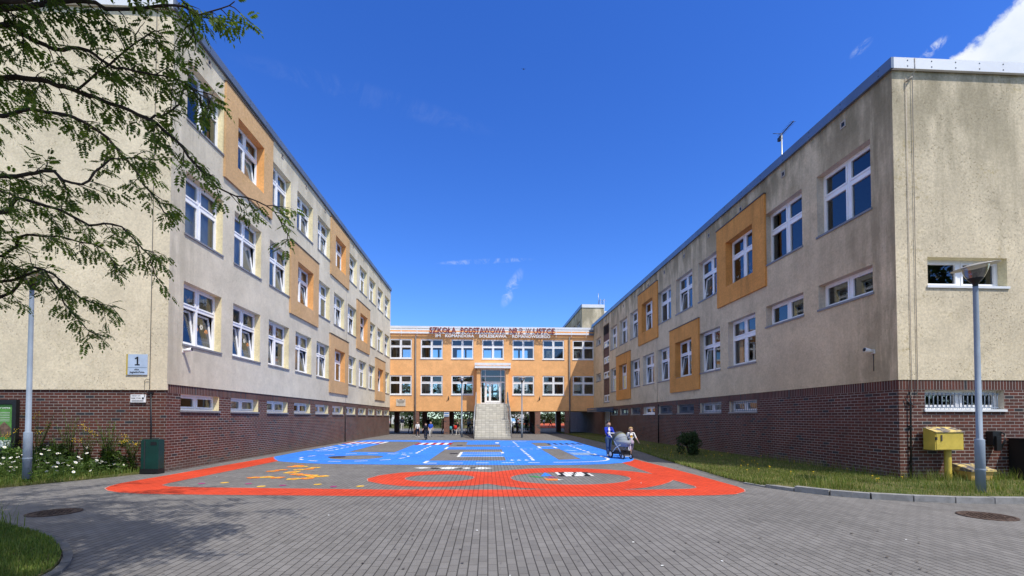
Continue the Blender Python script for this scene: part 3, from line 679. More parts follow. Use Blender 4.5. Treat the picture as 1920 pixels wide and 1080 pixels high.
def deco_birds(f, w, h):
    for i in range(9):
        cx, cz = -.72+.17*i+.05*math.sin(i*3.), .3+.28*((i*5)%3)+.1*math.sin(i*2.); mb = MB()
        for s in (-1,1): mb.poly([(cx,.05,cz),(cx+s*.03,.05,cz+.09),(cx+s*.085,.05,cz+.11),(cx+s*.05,.05,cz+.02)])
        mb.build('paper_butterfly', (M['white'],M['white'],M['po'])[i%3], f)
for k, c in enumerate(RC):
    for r, (z0, z1) in enumerate((LOW, TOP)):
        if r == 0 and k < 2:
            window(rw, ORG, (QX+.25, c, 4.73), R(-90), RW, .75, 2, None, ()); continue
        if (r,k) in {(1,2),(1,6),(0,4),(0,8)}: surround(rw, ORG, 'x', QX, -1, (c-RW/2, c+RW/2, z0, z1), [M['orange_right']]*3)
        tl = (0,) if (r,k) in {(1,3),(1,4),(0,3),(0,4),(0,5),(0,6),(0,7),(1,6),(1,7)} else ()
        bl = ('curtain', .05, .98, .02, .2) if (r, k) in {(0,2),(0,3)} else (('blind', .62, .99, 0., 1.) if (k+r) % 3 == 0 and k > 2 else None)
        window(rw, ORG, (QX+.25, c, z0), R(-90), RW, z1-z0, 2, .62, tl, bl, ang=7., deco=deco_birds if (r,k) in {(1,2),(1,3)} else None)
def grille(f, w, h, n, mk):
    g_ = MB()
    for i in range(n): g_.tube([(-w/2+.06+(w-.12)*i/(n-1), -.12, .05), (-w/2+.06+(w-.12)*i/(n-1), -.12, h-.03)], .011, 6)
    for z in (.07, h-.06): g_.tube([(-w/2+.02,-.12,z),(w/2-.02,-.12,z)], .012, 6)
    return g_.build('grille', M[mk], f)
for k, c in enumerate(RC):
    if k < 2: continue
    f = window(rw, ORG, (XR+.2, c, 1.73), R(-90), RW, .47, 2, None, (), None, sillout=.2, sillmat='sill_white' if k == 6 else 'sill', name='basement_window')
    if k in (2,3): grille(f, RW, .47, 15, 'lamp_grey')
    elif k != 6:
        lv = MB()
        for j in range(9): lv.obox(Matrix.Translation((0,-.1,.06+j*.048)) @ Matrix.Rotation(R(35),4,'X'), RW-.08, .05, .006)
        lv.build('louvre', M['louvre'], f)
f = window(rw, ORG, (11.6, YR+.2, 1.70), 0, 2.04, .49, 2, None, (), None, sillout=.2, sillmat='sill_white', name='basement_window'); grille(f, 2.0, .46, 18, 'lamp_grey')
window(rw, ORG, (11.74, QY+.25, 4.72), 0, 2.06, .73, 2, None, (), None, sillmat='sill_white')
# stair column: small panes between brick panels in one tall recess
for z0, z1 in ((7.4,8.0),(6.05,6.65),(4.8,5.4),(2.8,3.45)): window(rw, ORG, (QX+.09, 37.88, z0), R(-90), 1.84, z1-z0, 2, None, (), None, sillout=.06)
mb = MB()
for z0, z1 in ((8.0,8.55),(6.65,7.4),(5.4,6.05),(3.45,4.8)): mb.box(QX+.05, QX+.13, 36.96, 38.81, z0+.004, z1-.004, 0)
mb.build('infill_panel', M['brick_infill'], rw, ORG)
mb = MB()
for j in range(7): mb.obox(Matrix.Translation((QX+.06, 37.88, 8.62+j*.1)) @ Matrix.Rotation(R(30),4,'Y'), .09, 1.84, .012)
mb.box(QX+.1, QX+.12, 36.96, 38.81, 8.56, 9.34); mb.build('louvre', M['dark_metal'], rw, ORG)
for z0, z1 in ((8.02,8.72),(4.77,5.5)): window(rw, ORG, (QX+.25, 40.58, z0), R(-90), 1.73, z1-z0, 2, None, ())
vents(rw, ORG, QX, -1, [12.1+2.6*k for k in range(11)], 9.71)
cb = MB(); cb.tube([(10.4,QY-.02,HR+.05),(10.4,QY-.11,HR-.02),(10.4,QY-.11,HR-.3),(10.4,QY-.03,HR-.4),(10.37,QY-.02,2.3),(10.33,QY-.03,2.0)], .009, 5)
cb.tube([(10.24,QY-.02,HR-.45),(10.22,QY-.02,2.5),(10.2,QY-.02,2.15)], .008, 5); cb.tube([(10.4,QY-.02,HR-.42),(10.3,QY-.1,HR-.5),(10.24,QY-.02,HR-.55)], .02, 6); cb.build('lightning_cable', M['interior'], rw, ORG)
cb = MB(); cb.tube([(10.17,YR-.04,2.15),(10.17,YR-.05,1.9),(10.15,YR-.04,0.)], .02, 6)
for z in (1.85,1.3,.8,.4): cb.box(10.12,10.2,YR-.07,YR-.01,z,z+.03)
cb.tube([(10.05,YR-.03,2.0),(10.17,YR-.06,1.82),(10.33,YR-.03,1.85)], .012, 5); cb.build('cable_conduit', M['black'], rw, ORG); cb = MB(); cb.tube([(XR-.03,26.2,0.02),(XR-.03,26.2,2.3)], .035, 6); cb.build('cable_conduit', M['black'], rw, ORG)
cb = MB(); cb.tube([(QX-.015,26.3,2.45),(QX-.015,26.3,HR-.3)], .008, 5); cb.build('lightning_cable', M['interior'], rw, ORG); cb = MB(); cb.tube([(XL+.05,29.4,2.5),(XL+.05,29.4,12.9)], .008, 5); cb.build('lightning_cable', M['interior'], lw, (XL,YL,0))
# side entrance at the far end
d = MB(); dx = XR+.16
for q in ((37.0,37.09,.06,2.08),(38.36,38.45,.06,2.08),(37.09,38.36,1.99,2.08),(37.09,38.36,.06,.16),(37.68,37.77,.16,1.99),(37.09,38.36,1.02,1.1)): d.box(dx-.03,dx+.03,*q)
d.poly([(dx,37.05,.1),(dx,38.4,.1),(dx,38.4,2.05),(dx,37.05,2.05)], 1)
d.build('door', [M['pvc'], M['glass']], rw, ORG)
cn = MB(); cn.box(XR-1.3,XR-.01,35.9,39.4,2.12,2.16)
for j in range(3): cn.box(XR-1.34,XR-1.3,35.9,39.4,2.0+j*.12,2.09+j*.12); cn.box(XR-1.3,XR-.01,35.86,35.9,2.0+j*.12,2.09+j*.12)
cn.build('canopy', M['louvre'], rw, ORG)

# ------------------------------------------------------------------ connecting building on pillars
ORG = (0, YC, 0)
cbd = thing('connecting_building', ORG, 'orange two-storey link building raised on brick pillars with a central stair entrance', 'building')
CC = [-8.02+2.826*k for k in range(7)]; CW = 2.03; X0, X1 = -15.5, XR-.02
CUP, CLO = (6.95,8.79), (3.62,5.44)
DOOR = (CC[3]-1.14, CC[3]+1.14, 2.78, 5.92)
mb = MB(); H = [(c-CW/2, c+CW/2, *CUP) for c in CC]+[(c-CW/2, c+CW/2, *CLO) for i, c in enumerate(CC) if i != 3]+[(DOOR[0],DOOR[1],2.78,5.9)]
wall_grid(mb, 'y', YC, -1, X0, X1, 2.14, 9.75, H, .13, 0, 0)
HB = [(c-CW/2, c+CW/2, *CUP) for c in CC]+[(c-CW/2, c+CW/2, *CLO) for c in CC]
wall_grid(mb, 'y', YB, 1, X0, X1, 2.14, 9.75, HB, .13, 0, 0)
mb.poly([(X0,YB,2.14),(X0,YC,2.14),(X0,YC,9.75),(X0,YB,9.75)], 0)
mb.build('wall', M['orange_wall'], cbd, ORG)
mb = MB(); mb.box(X0+.02,X1,YC+.01,YB-.01,2.15,2.42); mb.box(X0+.02,X1,YC+.14,YB-.14,5.9,6.15); mb.build('floor_slab', M['interior'], cbd, ORG)
mb = MB(); mb.box(X0+.02,X1,YC+.14,YB-.14,9.2,9.4)
for x in (-6.65, 7.55): mb.box(x-.08,x+.08,YC+1.6,YB-.15,2.43,9.2)
mb.build('interior_wall', M['interior'], cbd, ORG)
mb = MB(); mb.box(X0,X1,YC+.1,YB+.15,9.76,9.9); mb.box(X0,X1,YC-.06,YC+.1,9.78,9.99,1); mb.build('roof', [M['fascia'], M['fascia_light']], cbd, ORG)
for c in CC: window(cbd, ORG, (c, YC+.08, CUP[0]), 0, CW, CUP[1]-CUP[0], 2, .62, (), None, .08, 'sill_white', 'glass_c')
for i, c in enumerate(CC):
    if i != 3: window(cbd, ORG, (c, YC+.08, CLO[0]), 0, CW, CLO[1]-CLO[0], 2, .62, (), None, .08, 'sill_white', 'glass_c')
for c in CC:
    for z in (CUP, CLO): window(cbd, ORG, (c, YB-.08, z[0]), R(180), CW, z[1]-z[0], 2, .35, (), None, .08, 'sill_white', 'glass_c', name='rear_window')
sl = MB()   # slatted cornice on brackets
for z0, z1 in ((9.27,9.43),(9.56,9.71)): sl.box(X0,X1-.45,YC-.22,YC-.18,z0,z1)
sl.build('cornice_slat', M['slat'], cbd, ORG)
sl = MB(); sl.box(X1-.45,X1-.02,YC-.26,YC-.2,9.22,9.42); sl.box(X1-.45,X1-.02,YC-.26,YC-.2,9.55,9.72); sl.build('cornice_end', M['fascia'], cbd, ORG)
x = X0+.4
while x < X1:
    b = MB(); b.box(x-.025,x+.025,YC-.18,YC-.002,9.42,9.47); b.box(x-.022,x+.022,YC-.24,YC-.22,9.22,9.76); b.tube([(x,YC-.18,9.12),(x,YC-.01,9.0)], .02, 6); b.build('bracket', M['slat'], cbd, ORG); x += 1.43
for x in (-6.66, 7.62):
    pp = MB(); pp.tube([(x,YC-.09,9.1),(x,YC-.09,2.6),(x,YC-.09,2.2),(x,YC-.02,2.0),(x,YC-.02,.05)], .07, 8); pp.build('downpipe', M['pipe'], cbd, ORG)
for y in (YC+.28, YB-.3):
    for x in (-12.3,-9.45,-6.58,-3.82,-1.0,1.8,4.63,7.45):
        p_ = MB(); p_.box(x-.24,x+.24,y-.24,y+.24,0,2.148); p_.build('pillar', M['brick_pale'], cbd, ORG)
# porch and door
po = MB()
for a, b in ((DOOR[0]-.34,DOOR[0]),(DOOR[1],DOOR[1]+.28)): po.box(a,b,YC-1.15,YC-.004,2.76,6.0)
po.box(DOOR[0]-.34,DOOR[1]+.28,YC-1.15,YC-.004,6.004,6.1); po.build('porch', M['orange_wall'], cbd, ORG)
cn = MB()
for z0, z1 in ((5.98,6.16),(6.26,6.46)): cn.box(-1.2,2.05,YC-1.42,YC-1.38,z0,z1); cn.box(-1.2,-1.16,YC-1.38,YC-.01,z0,z1); cn.box(2.01,2.05,YC-1.38,YC-.01,z0,z1)
cn.box(-1.15,2.0,YC-1.38,YC-.01,6.18,6.22)
for x in (-1.1,.42,1.95): cn.box(x-.03,x+.03,YC-1.38,YC-1.35,5.98,6.46)
cn.build('canopy', M['slat'], cbd, ORG)
dr = MB(); dx0, dx1 = DOOR[0]+.01, DOOR[1]-.01; dy = YC-.55
def bar(a,b,c,d_): dr.box(a,b,dy-.04,dy+.04,c,d_)
bar(dx0,dx0+.08,2.77,5.98); bar(dx1-.08,dx1,2.77,5.98); bar(dx0+.08,dx1-.08,5.9,5.98); bar(dx0+.08,dx1-.08,2.77,2.9)
bar(dx0+.08,dx1-.08,4.72,4.84); bar(dx0+.08,dx1-.08,5.28,5.36)
for x in (dx0+.42, dx1-.42): bar(x-.05,x+.05,2.9,4.72); bar(x-.03,x+.03,4.84,5.28); bar(x-.03,x+.03,5.36,5.9)
dr.poly([(dx0+.05,dy,2.85),(dx1-.05,dy,2.85),(dx1-.05,dy,5.92),(dx0+.05,dy,5.92)], 1)
ent = dr.build('entrance_screen', [M['pvc'], M['glass_c']], cbd, ORG)
for a, b in ((dx0+.48,dx0+.84),(dx0+.86,dx1-.48)):
    lf = MB(); 
    for q in ((a,a+.09,2.92,4.7),(b-.09,b,2.92,4.7),(a+.09,b-.09,2.92,3.08),(a+.09,b-.09,4.58,4.7)): lf.box(q[0],q[1],dy-.06,dy-.04,q[2],q[3])
    l_ = lf.build('door_leaf', M['pvc'], ent, ORG)
ln = MB(); ln.box(DOOR[0]-.34,DOOR[1]+.28,39.6,YC-.004,2.5,2.75); 
SX0, SX1 = -.98, 1.66; rise = 2.75/16; y = 33.42; z = 0
prof = [(y, 0.)]
for i in range(8):
    z += rise; prof += [(y, z)]; y += .32; prof += [(y, z)]
y += 1.05; prof[-1] = (y, z)
for i in range(8):
    z += rise; prof += [(y, z)]
    y = y+.34 if i < 7 else 39.9; prof += [(y, z)]
stp = MB()
for (ya, za), (yb, zb) in zip(prof, prof[1:]): stp.poly([(SX0,ya,za),(SX1,ya,za),(SX1,yb,zb),(SX0,yb,zb)])
under = [(p[0]+.45, max(0, p[1]-.42)) for p in prof]
for xs in (SX0, SX1):
    for (ya, za), (yb, zb) in zip(prof, prof[1:]):
        if yb > ya: stp.poly([(xs,ya,za),(xs,yb,zb),(xs,yb,max(0,zb-.55)),(xs,ya,max(0,za-.55))])
ln.build('landing', M['steps'], cbd, ORG); stp.build('stairs', M['steps'], cbd, ORG)
ws = MB(); ws.box(SX0+.3,SX1-.3,38.4,38.7,0,2.0); ws.build('stair_support', M['concrete'], cbd, ORG)
def zstep(yy):
    zz = 0
    for (ya, za), (yb, zb) in zip(prof, prof[1:]):
        if ya <= yy: zz = zb
    return zz
for xs, xo in ((SX0-.05, 0), (SX1+.05, 0)):
    rl = MB(); pts = []
    for yy in (33.45, 35.9, 37.1, 39.7, 41.2): pts.append((xs, yy, zstep(yy+.05)+(1.0 if yy > 33.5 else .95)))
    rl.tube(pts, .028, 8); rl.tube([(p[0],p[1],p[2]-.45) for p in pts], .018, 6)
    low = [(p[0],p[1],p[2]-.86) for p in pts]; rl.tube(low, .02, 6)
    for i, yy in enumerate(np.arange(33.45, 41.3, 1.1)):
        zz = np.interp(yy, [p[1] for p in pts], [p[2] for p in pts]); rl.tube([(xs,yy,max(0,zz-1.05)),(xs,yy,zz)], .024, 6)
    yy = 33.6
    while yy < 41.2:
        zz = np.interp(yy, [p[1] for p in pts], [p[2] for p in pts]); rl.tube([(xs,yy,zz-.86),(xs,yy,zz)], .011, 4); yy += .075
    rl.build('handrail', M['steel'], cbd, ORG)
for x in (-5.0+1.37, 5.25-.45):   # flag holders on the wall
    fh = MB(); fh.box(x-.05,x+.05,YC-.05,YC-.002,3.2,3.4); fh.tube([(x,YC-.05,3.25),(x,YC-.22,3.5)], .035, 8); fh.build('flag_holder', M['cap'], cbd, ORG)

# ------------------------------------------------------------------ taller block behind the link building
ORG = (10.1, YB+.1, 0)
fb = thing('school_block', ORG, 'tall cream block rising behind the right end of the orange link building', 'building')
mb = MB(); FY = YB+.1
wall_grid(mb, 'x', 10.1, -1, FY, 85, 2.4, 13.5, [(c-.95,c+.95,z,z+1.85) for c in [50.8+2.6*k for k in range(12)] for z in (7.,10.4)], .27, 0, 1)
wall_grid(mb, 'y', FY, -1, 10.1, 12.5, 2.4, 13.5, [], 0, 2); mb.poly([(12.5,FY,2.4),(12.5,FY+3,2.4),(12.5,FY+3,13.5),(12.5,FY,13.5)], 2); wall_grid(mb, 'y', FY+3., -1, 12.5, 26, 2.4, 13.5, [], 0, 2)
mb.build('wall', [M['plaster_right'], M['reveal_grey'], M['plaster_right_end']], fb, ORG)
mb = MB(); mb.box(10.12,26,FY+3.02,85,13.2,13.55); mb.box(10.12,12.48,FY+.02,FY+3.02,13.2,13.55); mb.build('roof', M['roof'], fb, ORG)
mb = MB(); mb.box(10.0,10.1,FY-.06,85,13.4,13.75,0); mb.box(10.1,12.56,FY-.06,FY,13.4,13.75,1); mb.box(12.5,26,FY+2.94,FY+3.,13.4,13.75,1); mb.build('fascia', [M['fascia'], M['fascia_light']], fb, ORG)
mb = MB(); mb.box(14,14.2,FY+3.2,84.9,2.5,13.2); mb.box(10.5,14,FY+3.3,84.9,9.,9.2); mb.build('interior_wall', M['dark_int'], fb, ORG)
for c in [50.8+2.6*k for k in range(4)]: window(fb, ORG, (10.35,c,10.4), R(-90), 1.9, 1.85, 2, .62)
ld = MB()
for x in (12.75,13.15): ld.tube([(x,FY+2.4,10.2),(x,FY+2.4,15.0),(x,FY+3.1,15.0),(x,FY+3.1,13.7)], .025, 6)
for k in range(15): ld.tube([(12.75,FY+2.4,10.4+.3*k),(13.15,FY+2.4,10.4+.3*k)], .014, 5)
for z in (12.2,13.0,13.9,14.7): ld.tube([(12.95+.42*math.cos(a), FY+2.35-.5*max(0,math.sin(a)), z) for a in np.linspace(0,math.pi,9)], .014, 5)
ld.tube([(12.0,FY+.4,13.6),(12.0,FY+.4,15.1)], .025, 6); ld.build('roof_ladder', M['steel'], fb, ORG)
# ------------------------------------------------------------------ lettering
def text_mesh(name, body, width, height, depth, mat_, bold=0.):
    cu = bpy.data.curves.new(name, 'FONT'); cu.body = body; cu.extrude = .5; cu.offset = bold; cu.align_x = 'LEFT'; cu.resolution_u = 2
    o = bpy.data.objects.new(name, cu); COL.objects.link(o); bpy.context.view_layer.update()
    me = bpy.data.meshes.new_from_object(o.evaluated_get(bpy.context.evaluated_depsgraph_get()))
    bpy.data.objects.remove(o); bpy.data.curves.remove(cu)
    n = len(me.vertices); co = np.empty(n*3); me.vertices.foreach_get('co', co); co = co.reshape(-1,3)
    mn, mx = co.min(0), co.max(0); sx = width/(mx[0]-mn[0]); sy = height/(mx[1]-mn[1])
    out = np.stack([(co[:,0]-(mn[0]+mx[0])/2)*sx, -co[:,2]/max(1e-6,(mx[2]-mn[2]))*depth, (co[:,1]-mn[1])*sy], 1)
    me.vertices.foreach_set('co', out.ravel()); me.materials.clear(); me.materials.append(mat_); me.name = name; me.update(); return me
red_l = plain('red_letter', (.20,.022,.03), .5, .4); grey_l = plain('pale_letter', (.74,.74,.73), .5, .4); ink = plain('black_ink', (.012,.012,.014), .6)
sg = thing('roof_sign', (.4, YC-.32, 8.95), 'two lines of standing letters, red-brown above white, along the eaves of the orange link building', 'sign')
def put_text(parent, body, w, h, loc, mat_, name='lettering', depth=.05, rz=0, bold=0.):
    return link(bpy.data.objects.new(name, text_mesh(name, body, w, h, depth, mat_, bold)), parent, loc, rz)
for w_, x0, x1 in (('SZKOŁA',-5.38,-2.92),('PODSTAWOWA',-2.52,1.62),('NR',1.98,2.78),('2',2.86,3.24),('W',3.52,4.0),('USTCE',4.2,6.2)): put_text(sg, w_, x1-x0, .54, ((x0+x1)/2-.4, 0, .35), red_l, bold=.02 if len(w_) > 1 else .0)
for w_, x0, x1 in (('IM',-4.82,-4.36),('KOMANDORA',-3.93,-1.28),('BOLESŁAWA',-.82,1.72),('ROMANOWSKIEGO',2.22,5.78)): put_text(sg, w_, x1-x0, .28, ((x0+x1)/2-.4, .02, -.03), grey_l, bold=.03)
fr_ = MB(); fr_.tube([(-5.8,.03,.3),(5.8,.03,.3)], .012, 5)
for x in np.arange(-5.6,5.8,1.4): fr_.tube([(x,.03,-.05),(x,.03,.5)], .009, 5); fr_.tube([(x,.03,.3),(x,.14,.3)], .009, 5)
fr_.build('sign_frame', M['steel'], sg)

sg = thing('house_number_sign', (-9.76, PY-.02, 2.72), 'pale blue sign with a large 1 and a street name on the cream end wall', 'sign')
b = MB(); b.box(-.25,.27,-.012,.01,0,.57); b.build('panel', plain('sign_blue_grey', (.46,.56,.70), .4), sg)
b = MB(); b.box(-.29,-.251,-.014,.01,0,.57); b.build('edge_strip', plain('sign_gold', (.55,.40,.06), .4), sg)
b = MB(); b.box(-.25,.27,-.015,-.0125,.195,.21); b.build('divider', plain('sign_line', (.25,.33,.42)), sg)
b = MB(); nn1 = [(-.06,0),(.07,0),(.07,.03),(.03,.03),(.03,.24),(-.0,.24),(-.065,.195),(-.05,.17),(-.012,.192),(-.012,.03),(-.06,.03)]; b.prism(nn1, 0, .004); o = b.build('number', ink, sg, loc=(.0,-.013,.262)); o.rotation_euler = (R(90),0,0); put_text(sg, 'ulica', .12, .05, (-.01,-.014,.125), ink, 'street_text', .003, bold=.01); put_text(sg, 'Jagiellońska', .40, .075, (.0,-.014,.03), ink, 'street_text', .003, bold=.012)
sg = thing('notice_plate', (-9.73, YL-.05, 1.95), 'small white notice plate with black text on the brick under the cream end wall', 'sign')
b = MB(); b.box(-.2,.2,-.008,.02,0,.22); b.build('panel', M['white'], sg)
for t_, w_, z_ in (('ZAMKNIĘTY ZBIÓR',.24,.165),('PALENIE  TYTONIU',.26,.10)): put_text(sg, t_, w_, .032, (-.05,-.009,z_), ink, 'notice_text', .002, bold=.012)
b = MB(); b.box(-.17,.15,-.011,-.009,.055,.065); b.box(-.17,.15,-.011,-.009,.025,.033); b.box(.11,.16,-.012,-.009,.09,.14); b.build('notice_lines', ink, sg)
sg = thing('memorial_plaque', (-7.98, YC-.02, 2.6), 'pale stone plaque with lines of small text on the orange wall', 'plaque')
b = MB(); b.box(-.42,.42,-.02,.015,0,.64); b.build('panel', plain('plaque_stone', (.66,.60,.50), .5), sg)
b = MB()
for i, (w_, z_) in enumerate(((.30,.5),(.33,.45),(.34,.4),(.3,.35),(.28,.3),(.2,.25),(.3,.1))): b.box(-w_,w_,-.024,-.021,z_-.012,z_+.012)
b.box(-.12,.12,-.026,-.021,.56,.62); b.box(-.36,-.3,-.026,-.021,.55,.6); b.box(.32,.38,-.026,-.021,.55,.62); b.build('engraving', plain('engraving', (.16,.13,.11)), sg)
sg = thing('pillar_sign', (-3.82, YC+.0, 1.62), 'small blue and white information plate high on a brick pillar', 'sign')
b = MB(); b.box(-.24,.24,.0,.035,0,.42); b.build('panel', M['white'], sg); b = MB(); b.box(-.21,.21,-.004,-.001,.03,.14); b.box(-.21,.21,-.004,-.001,.24,.38); b.build('blue_fields', plain('sign_blue', (.12,.24,.48)), sg)

# information board at the left edge
ib = thing('information_board', (-13.18, YL-.55, 0), 'black framed notice board with a green nature poster standing by the brick wall', 'notice board')
b = MB(); 
for x in (-.72,.72): b.box(x-.05,x+.05,-.05,.05,0,2.0)
b.box(-.67,.67,-.045,.045,1.88,2.0); b.box(-.67,.67,-.045,.045,.62,.70); b.box(-.67,.67,.0,.04,.7,1.88); b.build('frame', M['black'], ib)
b = MB(); b.poly([(-.66,-.008,.71),(.66,-.008,.71),(.66,-.008,1.87),(-.66,-.008,1.87)]); b.build('poster', plain('poster_green', (.10,.28,.06), .5, var=.25, scale=2.), ib)
put_text(ib, 'Zwierzęta', .5, .06, (.34,-.011,1.75), M['white'], 'poster_title', .002)
b = MB()
for i in range(6): b.box(.12,.58,-.012,-.0095,1.66-i*.045,1.668-i*.045)
for z in (1.16,1.35): b.box(-.2,.22,-.014,-.0095,z-.08,z+.08)
for i in range(4): b.box(-.6+.31*i,-.32+.31*i,-.014,-.0095,.74,.93)
b.build('poster_fields', plain('poster_white', (.72,.76,.70)), ib)
b = MB(); b.poly([(.27,-.0115,1.02),(.62,-.0115,1.02),(.62,-.0115,1.25),(.45,-.0115,1.42),(.27,-.0115,1.25)]); b.box(.4,.5,-.0135,-.0118,1.05,1.2); b.build('poster_picture', plain('poster_brown', (.16,.10,.07), var=.5, scale=9), ib)

# ------------------------------------------------------------------ street lamps
def lamp_parts(root, hp, tilt, base=True):
    b = MB(); th = 1.02
    b.lathe([(0,-.02),(.078,-.02),(.078,th),(.070,th+.02),(.052,th+.03),(.042,hp-.12),(.042,hp),(0,hp)], n=20); b.lathe([(.079,.42),(.083,.43),(.083,.45),(.079,.46)], n=20)
    b.build('post', M['lamp_grey'], root)
    hd = MB(); hd.lathe([(.044,hp-.02),(.042,hp+.02),(.07,hp+.07),(.122,hp+.13),(.125,hp+.145),(.0,hp+.145)], n=24); hd.lathe([(.045,hp+.145),(.045,hp+.26),(.0,hp+.27)], n=14); hd.build('lamp_holder', M['black'], root)
    sh = MB(); sh.lathe([(.122,hp+.14),(.155,hp+.20),(.19,hp+.29),(.212,hp+.38)], n=28); sh.build('lamp_glass', glassm, root)
    Mx = Matrix.Translation((0,0,hp+.39)) @ Matrix.Rotation(R(tilt),4,'Y')
    ca = MB(); ca.lathe([(.0,.045),(.12,.04),(.24,.02),(.365,-.012),(.37,-.02),(.24,.0),(.0,.012)], n=36, M=Mx); ca.build('lamp_cap', M['lampcap'], root)
glassm = glass('lamp_shade_glass', (.86,.87,.86), .05, .1); M['lampcap'] = plain('lamp_cap', (.34,.33,.31), .35, .5, .2)
for loc, hp, tl, lab in (((-10.44,11.0,.16),4.3,4.,'grey lamp post with flat cap standing in the flower bed by the left wing'),((9.72,8.6,.06),4.1,-9.,'grey lamp post with tilted flat cap standing in grass at the right wing'),
                         ((-2.04,35.9,0),4.2,0.,'slim grey lamp post on the paving left of the entrance stairs'),((2.6,35.1,0),4.2,0.,'slim grey lamp post on the paving right of the entrance stairs')):
    lamp_parts(thing('street_lamp', loc, lab, 'street lamp', 'lamp posts around the school court'), hp, tl)

# ------------------------------------------------------------------ bin, boxes, cabinet, cameras
bn = thing('litter_bin', (-9.13, 13.03, 0), 'dark green litter bin standing at the brick corner of the left wing', 'litter bin')
gm = plain('bin_green', (.004,.038,.028), .4, .5, var=.15)
b = MB(); bm_ = [(-.23,-.11),(.23,-.11),(.23,.11),(-.23,.11)]
b.prism(bm_, .14, .9); b.prism([(-.215,-.1),(.215,-.1),(.215,.1),(-.215,.1)], .9, .935); b.build('body', gm, bn)
b = MB(); b.box(-.24,.24,-.13,.12,0,.135); b.box(-.16,.16,-.145,-.13,.03,.09); b.build('base', M['black'], bn)
b = MB(); b.prism([(-.02,0),(.12,0),(.13,.02),(.13,.07),(.10,.09),(0,.09),(-.03,.07),(-.03,.02)], 0, .006); o = b.build('slot', M['black'], bn, loc=(.05,-.112,.78)); o.rotation_euler = (R(90),0,0)
b = MB(); b.box(-.145,-.115,-.118,-.111,.14,.9); b.build('hinge_strip', M['dark_metal'], bn)
yb_ = plain('box_yellow', (.58,.44,.075), .45, .4, var=.15, scale=4); yo = plain('box_ochre', (.62,.40,.12), .6, .3, var=.2, scale=4)
yx = thing('postbox_cabinet', (10.80, 10.36, 0), 'yellow metal box on a thick yellow post in front of the brick wall', 'cabinet')
b = MB(); b.lathe([(.07,0),(.07,.76)], c=(.10,0,0), n=20); b.build('post', yb_, yx)
b = MB(); w0, w1, d0, d1 = -.36, .34, -.15, .14; z0, z1, z2 = .765, 1.19, 1.29
b.poly([(w0,d0,z0),(w1,d0,z0),(w1,d0,z1),(w0,d0,z1)]); b.poly([(w1,d0,z0),(w1,d1,z0),(w1,d1,z2),(w1,d0,z1)]); b.poly([(w0,d1,z0),(w0,d0,z0),(w0,d0,z1),(w0,d1,z2)]); b.poly([(w1,d1,z0),(w0,d1,z0),(w0,d1,z2),(w1,d1,z2)]); b.poly([(w0,d1,z0),(w1,d1,z0),(w1,d0,z0),(w0,d0,z0)])
b.build('body', yb_, yx)
def lid_mat():
    t = NT('weathered_lid'); p = t.pos(); k = t.ramp(t.noise(p, 5., 5, .7), .42, .56); return t.out(t.mix(k, (.62,.47,.16), (.12,.11,.12)), .8)
b = MB(); b.poly([(w0-.02,d0-.03,z1+.003),(w1+.02,d0-.03,z1+.003),(w1+.02,d1,z2+.012),(w0-.02,d1,z2+.012)]); b.poly([(w0-.02,d0-.03,z1-.012),(w1+.02,d0-.03,z1-.012),(w1+.02,d0-.03,z1+.003),(w0-.02,d0-.03,z1+.003)]); b.build('lid', lid_mat(), yx)
b = MB(); b.box(w0+.025,w1-.02,d0-.012,d0-.002,z0+.015,z1-.02); dr_ = b.build('door', yb_, yx); b = MB(); b.box(w0+.13,w0+.155,d0-.03,d0-.012,.98,1.12); b.build('handle', M['cap'], dr_); b = MB(); b.box(w0-.0,w0+.03,d0-.03,d0-.003,1.0,1.07); b.build('padlock', M['dark_metal'], dr_)
gb = thing('grit_bin', (11.45, 10.28, .06), 'low ochre plastic grit bin with ribbed lid behind the right lamp post', 'bin')
b = MB(); bx = [(-.24,-.17),(.24,-.17),(.24,.19),(-.24,.19)]; tx = [(-.28,-.2),(.28,-.2),(.28,.21),(-.28,.21)]
for i in range(4):
    j = (i+1)%4; b.poly([(*bx[i],0),(*bx[j],0),(*tx[j],.21),(*tx[i],.21)])
b.build('body', yo, gb)
b = MB(); x_, yf, yk = .31, -.235, .225
b.poly([(-x_,yf,.212),(x_,yf,.212),(x_,yf,.25),(-x_,yf,.25)]); b.poly([(-x_,yf,.25),(x_,yf,.25),(x_,yk,.37),(-x_,yk,.37)]); b.poly([(-x_,yk,.212),(-x_,yf,.212),(-x_,yf,.25),(-x_,yk,.37)]); b.poly([(x_,yf,.212),(x_,yk,.212),(x_,yk,.37),(x_,yf,.25)]); b.poly([(x_,yk,.212),(-x_,yk,.212),(-x_,yk,.37),(x_,yk,.37)])
for x in (-.14,.06): b.poly([(x,yf+.01,.258),(x+.02,yf+.01,.258),(x+.02,yk-.01,.374),(x,yk-.01,.374)])
b.build('lid', lid_mat(), gb); b = MB(); b.box(-.16,-.08,-.205,-.18,.15,.17); b.build('latch', M['sill'], gb)
cbn = thing('cabinet', (13.18, 10.3, 0), 'black upright cabinet against the brick end wall at the right edge', 'cabinet')
b = MB(); b.box(-.52,.6,-.22,.24,.0,1.0); b.box(-.54,.62,-.24,.25,1.0,1.03); b.build('body', M['black'], cbn); b = MB(); b.box(.02,.05,-.235,-.222,.1,.95); b.build('door_gap', M['dark_metal'], cbn)
wp_ = thing('wall_socket_box', (12.22, YR-.09, .78), 'small black socket box fixed on the brick wall beside the right lamp post', 'socket box')
